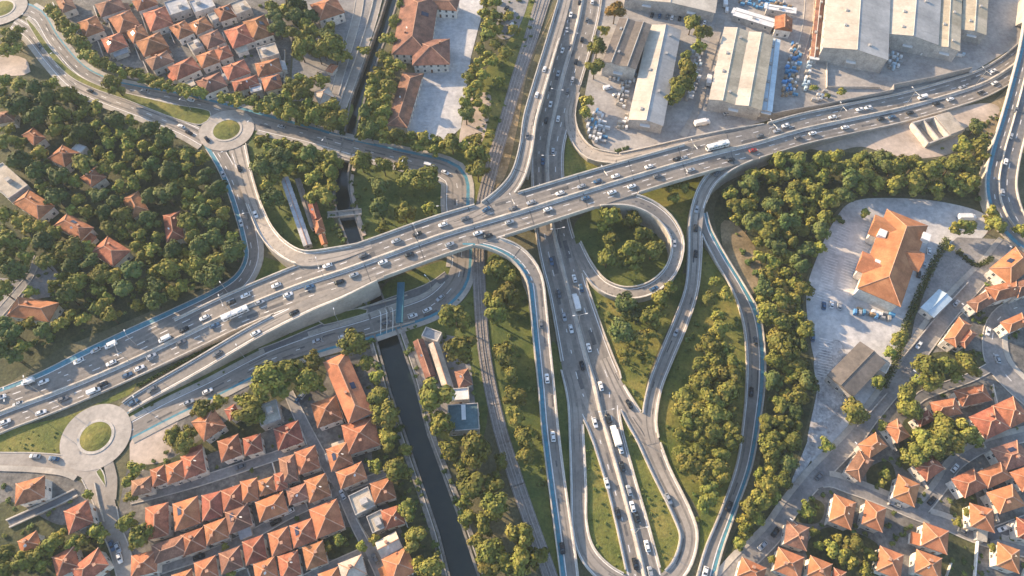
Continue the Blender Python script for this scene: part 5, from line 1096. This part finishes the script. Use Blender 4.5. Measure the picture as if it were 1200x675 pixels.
def car_parts(kind, color):
    key = (kind, color)
    if key in CARM: return CARM[key]
    parts = []
    if kind == 'car':
        b = loft([(-2.15, prof(.72, .35, .62, .78, .08)), (-2.05, prof(.86, .24, .72, .9, .1)), (-1.2, prof(.9, .22, .78, .94, .1)), (.8, prof(.9, .22, .78, .92, .1)), (1.7, prof(.86, .24, .7, .80, .14)), (2.12, prof(.7, .34, .58, .66, .12))])
        g = [(-1.85, .72, .93), (-1.25, .58, 1.42), (.15, .58, 1.45), (.95, .72, .92)]
        k = len(b.v)
        for x, hw, z in g: b.v += [(x, -hw, z), (x, hw, z)]
        for i in range(3): b.f.append((k + 2 * i, k + 2 * i + 2, k + 2 * i + 3, k + 2 * i + 1)); b.m.append(0)
        b.f += [(k, k + 2, k + 4, k + 6)[::-1], (k + 1, k + 3, k + 5, k + 7)]; b.m += [0, 0]
        parts.append(('body', b.me('body', 'car_' + color), None))
        def q(a, bb, c, d, n): m_ = MB(); m_.quad(a, bb, c, d); parts.append((n, m_.me(n, 'glass'), None))
        q((.91, -.66, .98), (.91, .66, .98), (.22, .54, 1.44), (.22, -.54, 1.44), 'windscreen')
        q((-1.80, .66, 1.0), (-1.80, -.66, 1.0), (-1.33, -.54, 1.40), (-1.33, .54, 1.40), 'rear_window')
        for s in (-1, 1): q((-1.55, s * .712, 1.0), (.72, s * .712, 1.0), (.1, s * .61, 1.38), (-1.2, s * .61, 1.38), 'side_window')
        wh = [(x, s * .82, .33) for x in (-1.3, 1.3) for s in (-1, 1)]; w = WH
        m_ = MB(); m_.box(1.98, 2.1, -.66, -.4, .5, .64); m_.box(1.98, 2.1, .4, .66, .5, .64); parts.append(('headlight', m_.me('headlight', 'lamp_lens'), None))
    elif kind == 'van':
        b = loft([(-2.6, prof(.9, .35, 1.3, 2.0, .15)), (-2.5, prof(.98, .3, 1.4, 2.1, .14)), (1.2, prof(.98, .3, 1.4, 2.12, .14)), (1.9, prof(.96, .3, 1.0, 1.25, .16)), (2.6, prof(.85, .35, .8, .95, .15))])
        parts.append(('body', b.me('body', 'car_' + color), None))
        m_ = MB(); m_.quad((1.88, -.75, 1.3), (1.88, .75, 1.3), (1.28, .8, 2.06), (1.28, -.8, 2.06)); parts.append(('windscreen', m_.me('windscreen', 'glass'), None))
        for s in (-1, 1):
            m_ = MB(); m_.quad((.1, s * .99, 1.35), (1.2, s * .99, 1.35), (1.1, s * .93, 1.85), (.1, s * .93, 1.85)); parts.append(('side_window', m_.me('side_window', 'glass'), None))
        wh = [(x, s * .88, .36) for x in (-1.6, 1.6) for s in (-1, 1)]; w = WH
    elif kind == 'bus':
        b = loft([(-5.9, prof(1.15, .4, 2.3, 2.95, .2)), (-5.75, prof(1.25, .35, 2.4, 3.05, .16)), (5.7, prof(1.25, .35, 2.4, 3.05, .16)), (5.9, prof(1.15, .4, 2.2, 2.9, .2))])
        parts.append(('body', b.me('body', 'car_' + color), None))
        for s in (-1, 1):
            for j in range(7):
                m_ = MB(); x = -5.2 + j * 1.5; m_.quad((x, s * 1.262, 1.4), (x + 1.3, s * 1.262, 1.4), (x + 1.3, s * 1.262, 2.3), (x, s * 1.262, 2.3)); parts.append(('side_window', m_.me('side_window', 'glass'), None))
        m_ = MB(); m_.quad((5.93, -1.05, 1.2), (5.93, 1.05, 1.2), (5.9, 1.0, 2.6), (5.9, -1.0, 2.6)); parts.append(('windscreen', m_.me('windscreen', 'glass'), None))
        for x in (-2.6, 2.2):
            m_ = MB(); m_.box(x - .9, x + .9, -.7, .7, 3.04, 3.3); parts.append(('roof_unit', m_.me('roof_unit', 'white_sheet'), None))
        wh = [(x, s * 1.12, .5) for x in (-3.6, 3.6) for s in (-1, 1)]; w = WHB
    else:   # truck: cab and box body
        b = loft([(2.3, prof(1.15, .5, 1.8, 2.5, .15)), (3.6, prof(1.2, .5, 1.8, 2.6, .2)), (4.3, prof(1.15, .5, 1.5, 1.9, .2))])
        parts.append(('cab', b.me('cab', 'car_' + color), None))
        m_ = MB(); m_.box(-4.3, 2.1, -1.25, 1.25, .95, 3.3); parts.append(('cargo_box', m_.me('cargo_box', 'white_sheet'), None))
        m_ = MB(); m_.box(-4.2, 3.6, -.6, .6, .55, .94); parts.append(('chassis', m_.me('chassis', 'car_black'), None))
        m_ = MB(); m_.quad((4.24, -.95, 1.75), (4.24, .95, 1.75), (3.66, .95, 2.5), (3.66, -.95, 2.5)); parts.append(('windscreen', m_.me('windscreen', 'glass'), None))
        wh = [(x, s * 1.08, .5) for x in (-3.2, -2.0, 3.2) for s in (-1, 1)]; w = WHB
    CARM[key] = (parts, wh, w)
    return CARM[key]
CARS = []
def nearest(x, y, prefer=None):
    best = None
    for r in ROADS:
        if not r['cars']: continue
        for s in r['S']:
            d = math.hypot(s['x'] - x, s['y'] - y); q = d / (s['w'] / 2 + 3)
            q2 = q - s['z'] * .02
            if best is None or q2 < best[0]: best = (q2, s, r)
    return best
def put(x, y, kind, color, where, rot=None, z=None, order='x'): CARS.append((x, y, kind, color, where, rot, z, order))
W_, S_, K_, B_, G_, D_ = 'white', 'silver', 'black', 'blue', 'grey', 'red'
def cars(where, order, lst):
    for i, c in enumerate(lst):
        kd = c[3] if len(c) > 3 else 'car'
        if kd == 'van' and (i * 7 + len(lst)) % 5 < 3: kd = 'car'
        put(c[0], c[1], kd, c[2], where, order=order)
cars('the highway west of the viaduct', 'x', [(7, 495, W_), (49, 484, W_), (34, 448, W_, 'van'), (52, 448, W_), (2, 466, W_), (93, 424, W_, 'van'), (113, 411, S_), (131, 405, W_, 'van'), (131, 426, W_, 'van'), (194, 398, W_, 'van'), (216, 387, K_), (213, 402, G_), (240, 373, W_), (252, 382, B_), (271, 355, K_), (288, 347, W_, 'van'), (277, 369, W_, 'bus'), (164, 432, W_), (121, 451, K_), (111, 459, W_, 'van'), (305, 355, S_), (75, 468, G_), (178, 418, S_), (150, 440, B_), (22, 474, S_)])
cars('the tan walled entry ramp', 'x', [(157, 472, B_, 'van'), (179, 457, G_), (345, 367, K_), (300, 391, W_), (255, 415, G_)])
cars('the viaduct', 'x', [(324, 335, W_), (384, 312, W_), (464, 283, S_), (489, 275, K_), (519, 264, W_, 'van'), (570, 246, B_), (363, 337, B_), (398, 331, K_), (415, 323, S_), (449, 308, W_), (480, 299, K_), (527, 287, S_), (560, 274, W_), (572, 277, K_), (597, 261, S_), (338, 346, W_), (622, 238, S_), (656, 227, W_), (681, 219, S_), (721, 207, W_, 'van'), (760, 196, W_), (801, 186, S_), (642, 246, W_), (686, 233, B_), (717, 226, W_), (740, 219, W_, 'van'), (601, 245, G_), (809, 200, S_), (793, 187, K_), (840, 173, W_, 'bus'), (846, 192, K_), (882, 177, D_), (856, 188, K_), (425, 300, G_), (545, 257, G_), (700, 213, B_), (770, 207, G_)])
cars('the viaduct approach on the right', 'x', [(910, 154, S_), (920, 148, W_), (975, 138, W_), (1007, 129, W_, 'van'), (1017, 127, W_), (1080, 115, W_, 'van'), (952, 157, W_, 'van'), (990, 150, W_), (1032, 140, K_), (1045, 138, B_, 'van'), (1066, 133, K_), (1097, 122, K_), (1113, 117, W_), (1149, 109, K_), (1165, 98, W_), (1163, 84, W_), (890, 160, G_), (1127, 103, S_), (935, 162, G_)])
cars('the motorway above the viaduct', 'y', [(669, 18, W_), (659, 60, W_), (654, 87, S_), (645, 123, W_), (640, 142, K_), (694, 3, W_), (679, 4, K_), (688, 24, G_), (682, 47, K_), (675, 73, K_), (671, 94, S_), (665, 108, G_), (654, 140, W_, 'van'), (636, 190, B_), (648, 178, S_), (664, 36, S_), (668, 56, G_)])
cars('the upper ramp beside the motorway', 'y', [(638, 82, W_), (629, 112, W_), (618, 160, G_)])
cars('the motorway below the viaduct', 'y', [(646, 307, B_), (673, 327, W_), (681, 338, B_, 'van'), (675, 356, W_, 'truck'), (669, 386, W_), (690, 408, W_), (682, 429, K_), (704, 453, W_, 'van'), (697, 496, W_), (713, 491, K_), (721, 512, W_, 'truck'), (727, 526, W_), (711, 567, W_), (729, 547, K_), (741, 594, W_, 'van'), (746, 606, K_), (724, 602, K_), (758, 640, W_), (744, 661, K_), (762, 671, S_), (655, 345, G_), (661, 372, S_), (737, 575, S_)])
cars('the blue striped descending ramp', 'y', [(641, 444, W_), (648, 512, W_), (659, 643, K_), (634, 380, G_)])
cars('the loop ramp', 'y', [(790, 286, S_), (766, 339, B_)])
cars('the slanting right ramp', 'y', [(816, 246, S_), (815, 268, K_), (815, 298, K_), (792, 390, S_), (840, 204, G_)])
cars('the slip road along the right wood', 'y', [(880, 460, K_), (854, 594, K_), (826, 671, W_), (885, 400, G_)])
cars('the wide right slip road', 'y', [(737, 474, K_), (783, 585, S_)])
cars('the frontage road', 'x', [(503, 195, W_, 'van'), (522, 203, W_, 'van'), (403, 395, W_), (372, 400, S_), (501, 364, W_, 'van'), (484, 371, W_), (516, 350, S_), (452, 380, G_), (244, 459, W_), (222, 472, S_), (330, 149, S_), (224, 118, W_), (170, 107, S_)])
cars('the twin road left of the upper roundabout', 'x', [(213, 149, W_), (222, 156, K_), (47, 54, G_), (106, 107, K_)])
cars('the curved service road', 'y', [(243, 164, K_), (283, 262, W_), (262, 205, S_)])
cars('the ramp from the upper roundabout', 'y', [(281, 198, K_), (300, 252, W_)])
cars('the road to the lower roundabout', 'x', [(42, 535, S_), (64, 538, B_, 'van'), (139, 642, S_), (141, 654, W_), (132, 640, B_)])
cars('the lower left town streets', 'x', [(339, 600, W_), (324, 612, K_), (234, 653, K_), (282, 548, G_), (402, 580, S_), (440, 655, G_)])
cars('the flyover', 'y', [(1184, 160, S_), (1178, 190, W_), (1174, 226, S_), (1190, 130, G_)])
cars('the local road', 'y', [(1076, 405, W_), (908, 624, K_), (1120, 356, S_), (960, 558, G_), (893, 640, S_)])
cars('the lower right town streets', 'x', [(1118, 549, W_), (1091, 587, K_), (1174, 620, W_), (1184, 616, S_), (1128, 624, G_), (1152, 632, K_), (1157, 389, W_), (1168, 421, S_), (1050, 592, S_)])
for i, c in enumerate([(965, 359, B_), (974, 357, W_), (983, 359, S_), (952, 396, B_)]): put(c[0], c[1], 'car', c[2], 'the car park below the supermarket', rot=R(75), z=.14)
for c in [(1094, 295, W_), (1088, 310, S_), (1082, 322, K_)]: put(c[0] - 6, c[1], 'car', c[2], 'the lane behind the supermarket', rot=R(70), z=.14, order='y')
put(1131, 257, 'truck', W_, 'the entrance of the car park', rot=R(0), z=.14)
for c in [(350, 468, B_), (356, 463, S_)]: put(c[0], c[1], 'car', c[2], 'the court beside the long orange building', rot=R(60), z=.14)
for c in [(851, 13, W_), (849, 5, W_)]: put(c[0], c[1], 'truck' if c[1] < 8 else 'van', c[2], 'the yard gap beside the huge warehouse', rot=R(80), z=.14, order='y')
for i in range(9): put(764 + i * 7.6 + (i * 37 % 5) * .6, 18.5 + i * 1.0, 'car', [K_, B_, G_, W_, K_, S_, B_, K_, W_, G_, S_][i], 'the row before the huge top warehouse', rot=R(75), z=.14)
for i, c in enumerate([(586, 4, W_), (594, 10, K_), (601, 16, S_), (592, 24, G_), (599, 30, W_)]): put(c[0], c[1], 'car', c[2], 'the parking patch beside the upper railway', rot=R(60), z=.2)
for c in [(889, 136, W_, 'van'), (852, 134, S_, 'car'), (822, 146, W_, 'truck'), (712, 104, W_, 'van'), (722, 112, S_, 'car')]: put(c[0], c[1], c[3], c[2], 'the open ground of the industrial yard', rot=R(15), z=.2)
put(830, 96, 'truck', W_, 'the lane left of the twin-ridged warehouse', rot=R(78), z=.16)
byw = {}
for c in CARS: byw.setdefault((c[4], c[3], c[2]), []).append(c)
for (where, color, kind), lst in byw.items():
    od = lst[0][7]; lst.sort(key=lambda c: c[0] if od == 'x' else c[1])
    for i, (x, y, kd, col, wh_, rot, z, o_) in enumerate(lst):
        one = len(lst) == 1
        lab = ('only %s %s on %s' if one else '%s %s on %s, ' + ordn(i) + (' from the left' if od == 'x' else ' from the top')) % (col, kd, wh_)
        if rot is None:
            q, s, r = nearest(x, y); z = s['z']; p = P(x, y, z)
            a = P(s['x'] - s['t'][0] * 3, s['y'] - s['t'][1] * 3, z); b = P(s['x'] + s['t'][0] * 3, s['y'] + s['t'][1] * 3, z)
            rz = math.atan2(b.y - a.y, b.x - a.x)
            side = (x - s['x']) * s['n'][0] + (y - s['y']) * s['n'][1]
            if side < 0: rz += math.pi
        else: p = P(x, y, z); rz = rot
        parts, whs, wm = car_parts(kd, col)
        o = thing({'car': 'car', 'van': 'van', 'bus': 'bus', 'truck': 'truck'}[kd], lab, kd, (p.x, p.y, p.z + .015), rz, 'vehicles on ' + where)
        o.scale = (.87, .87, .87)
        for n, me, _ in parts: link(n, me, o)
        for w in whs: link('wheel', wm, o, w)

# ================================================================ STREET FURNITURE
def lamp_meshes(h, arms):
    pole = MB(); pole.tube((0, 0, -.1), (0, 0, h), .13, .08, 6)
    arm = MB(); head = MB()
    for s in arms:
        arm.tube((0, 0, h - .1), (s * 2.2, 0, h + .35), .07, .05, 5); head.box(min(s * 2.0, s * 2.9), max(s * 2.0, s * 2.9), -.16, .16, h + .28, h + .42)
    return pole.me('pole', 'steel'), arm.me('arm', 'steel'), head.me('lamp_head', 'white_sheet')
L1 = lamp_meshes(9.0, (1,)); L2 = lamp_meshes(10.0, (-1, 1))
def lamps(rname, idx, t, spacing, ms, where, order='x'):
    r = [r for r in ROADS if r['name'] == rname][idx]; S = r['S']; out = []; acc = spacing * .5; last = None
    for s in S:
        p = P(s['x'] + s['n'][0] * s['w'] * t, s['y'] + s['n'][1] * s['w'] * t, s['z'])
        if last: acc += (p - last).length
        last = p
        if acc > spacing and -5 < s['x'] < 1205 and -5 < s['y'] < 680: out.append((s, p)); acc = 0
    out.sort(key=lambda q: q[0]['x'] if order == 'x' else q[0]['y'])
    for i, (s, p) in enumerate(out):
        a = P(s['x'], s['y'], s['z']); b = P(s['x'] + s['t'][0] * 3, s['y'] + s['t'][1] * 3, s['z'])
        rz = math.atan2(b.y - a.y, b.x - a.x) + (math.pi / 2 if t <= 0 else -math.pi / 2)
        if t < 0: rz += math.pi
        o = thing('street_lamp', 'grey street lamp %s, %s from the %s' % (where, ordn(i), 'left' if order == 'x' else 'top'), 'street lamp', (p.x, p.y, p.z), rz, 'street lamps ' + where)
        link('pole', ms[0], o); link('arm', ms[1], o); link('lamp_head', ms[2], o)
lamps('viaduct', 0, 0.0, 38, L2, 'on the median of the viaduct')
lamps('motorway', 0, 0.0, 38, L2, 'on the median of the motorway', 'y')
lamps('frontage_road', 0, 0.56, 36, L1, 'along the frontage road')
lamps('service_road', 0, -0.56, 36, L1, 'along the curved service road', 'y')
lamps('local_road', 0, -0.56, 36, L1, 'along the local road', 'y')

# teal sign gantry over the frontage road and white railing arches of the canal road bridge
def gantry():
    a = P(473, 342, 0); b = P(471, 386, 0); d = b - a; L = d.length; c = (a + b) / 2; rz = math.atan2(d.y, d.x)
    o = thing('sign_gantry', 'teal steel gantry spanning the frontage road beside the canal bridge', 'gantry', (c.x, c.y, 0), rz)
    for s in (-1, 1):
        mb = MB(); mb.tube((s * L / 2, 0, -.1), (s * L / 2, 0, 6.3), .3, .25, 8); mb.build('post', 'steel', o)
    mb = MB(); mb.box(-L / 2 - .4, L / 2 + .4, -1.3, 1.3, 6.0, 6.9); mb.build('beam', 'gantry_paint', o)
    for s in (-1, 1):
        mb = MB(); mb.box(-L / 2, L / 2, s * 1.3 - .05, s * 1.3 + .05, 6.9, 7.7); mb.build('side_rail', 'gantry_paint', o)
gantry()
for i, (x, ya, yb) in enumerate(((446, 364, 392), (453, 362, 391), (460, 360, 389))):
    a = P(x - 3, ya, 0); b = P(x, yb, 0); o = thing('lamp_arch', 'white curved arch over the canal road bridge, %s' % ('leftmost', 'middle one', 'rightmost')[i], 'arch', (a.x, a.y, 0)); mb = MB(); pv = None
    for k in range(13):
        t = k / 12; p = (b - a) * t + Vector((math.sin(math.pi * t) * 1.6, 0, 6.5 * math.sin(math.pi * t)))
        if pv is not None: mb.tube(pv, p, .14, .14, 6)
        pv = p
    mb.build('tube', 'white_sheet', o)
    mb = MB(); mb.box(-.4, .4, -.4, .4, -.1, .5); mb.build('footing', 'concrete', o)

# stacked goods in the industrial yards
def stack_mesh(m, seed):
    r = random.Random(seed); mb = MB(); w = r.uniform(.9, 1.5); l = r.uniform(1.2, 2.6); h = r.uniform(.8, 1.9)
    mb.box(-l / 2, l / 2, -w / 2, w / 2, .16, h); mb.box(-l / 2 + .1, l / 2 - .25, -w / 2 + .1, w / 2 - .12, h + .001, h + r.uniform(.1, .5))
    pb = MB()
    for q in (-.4, 0, .4): pb.box(-l / 2, l / 2, q * w - .06, q * w + .06, 0, .1)
    pb.box(-l / 2, l / 2, -w / 2, w / 2, .1, .158)
    return mb.me('load', m), pb.me('pallet', 'wood')
def stacks(poly, n, mats, where, seed):
    ms = [stack_mesh(m, seed + i) for i, m in enumerate(mats * 2)]; r = random.Random(seed); pts = []
    xs = [p[0] for p in poly]; ys = [p[1] for p in poly]; tries = 0
    while len(pts) < n and tries < n * 60:
        tries += 1; x = r.uniform(min(xs), max(xs)); y = r.uniform(min(ys), max(ys))
        if not inside(x, y, poly) or any((x - a) ** 2 + (y - b) ** 2 < 16 for a, b in pts): continue
        pts.append((x, y))
    pts.sort()
    for i, (x, y) in enumerate(pts):
        k = r.randrange(len(ms)); m = (mats * 2)[k]; p = P(x, y, 0)
        cn = {'white_sheet': 'white', 'blue_wrap': 'blue', 'metal_grey': 'grey', 'wood': 'brown', 'metal_cream': 'cream', 'metal_blue': 'pale blue'}[m]
        o = thing('pallet_stack', '%s pallet stack %s, %s from left' % (cn, where, ordn(i)), 'pallet', (p.x, p.y, .16), R(r.choice((70, 72, -18, 75, 160))), 'pallet stacks ' + where)
        link('load', ms[k][0], o); link('pallet', ms[k][1], o)
stacks([(684, 140), (700, 128), (712, 150), (708, 168), (692, 165)], 44, ['white_sheet', 'metal_grey', 'white_sheet', 'blue_wrap'], 'in the yard corner beside the hooked ramp', 1)
stacks([(712, 80), (745, 84), (742, 96), (714, 94)], 34, ['white_sheet', 'metal_blue', 'metal_grey'], 'below the dark brown shed', 2)
stacks([(918, 92), (928, 52), (938, 55), (932, 112), (916, 115)], 50, ['blue_wrap', 'white_sheet', 'metal_grey', 'blue_wrap', 'wood'], 'right of the twin-ridged warehouse', 3)
stacks([(862, -4), (905, -4), (930, 14), (905, 14), (866, 6)], 40, ['blue_wrap', 'metal_grey', 'blue_wrap', 'wood'], 'at the top edge behind the white roof', 4)
stacks([(811, 62), (824, 58), (818, 100), (808, 120), (804, 118)], 34, ['metal_grey', 'white_sheet', 'metal_blue'], 'beside the tree row between warehouses', 5)
stacks([(1038, 64), (1055, 66), (1054, 82), (1040, 82)], 12, ['metal_grey', 'white_sheet', 'metal_blue'], 'at the front of the grey warehouse', 6)
stacks([(1076, 60), (1128, 64), (1130, 68), (1076, 66)], 12, ['metal_blue', 'white_sheet'], 'before the tan warehouses', 7)
stacks([(724, 150), (732, 132), (738, 140), (734, 152)], 8, ['white_sheet', 'metal_cream'], 'at the left front of the two-tone warehouse', 8)
stacks([(950, 116), (968, 108), (968, 116), (952, 120)], 7, ['white_sheet', 'metal_grey'], 'below the pale low wall', 9)
stacks([(948, 60), (952, 60), (946, 108), (940, 108)], 14, ['white_sheet', 'metal_blue', 'metal_cream'], 'along the yard lane wall', 10)
stacks([(728, 100), (738, 98), (732, 128), (722, 126)], 16, ['metal_cream', 'white_sheet', 'metal_grey'], 'left of the two-tone warehouse', 11)
stacks([(1000, 362), (1044, 370), (1042, 375), (1000, 368)], 14, ['metal_grey', 'blue_wrap', 'wood', 'white_sheet'], 'under the supermarket front', 12)

# ================================================================ HAZE
hz = bpy.data.materials.new('haze'); hz.use_nodes = True; hn = hz.node_tree.nodes
for n_ in list(hn):
    if n_.type == 'BSDF_PRINCIPLED': hn.remove(n_)
pv = hn.new('ShaderNodeVolumePrincipled'); pv.inputs['Color'].default_value = (0.78, 0.89, 1.0, 1); pv.inputs['Density'].default_value = HAZE
hz.node_tree.links.new(pv.outputs[0], hn['Material Output'].inputs['Volume']); MATS['haze'] = hz
mb = MB(); mb.box(-1800, 1800, -1500, 1700, -6.0, 242.0)
tag(mb.build('haze', 'haze'), kind='stuff')
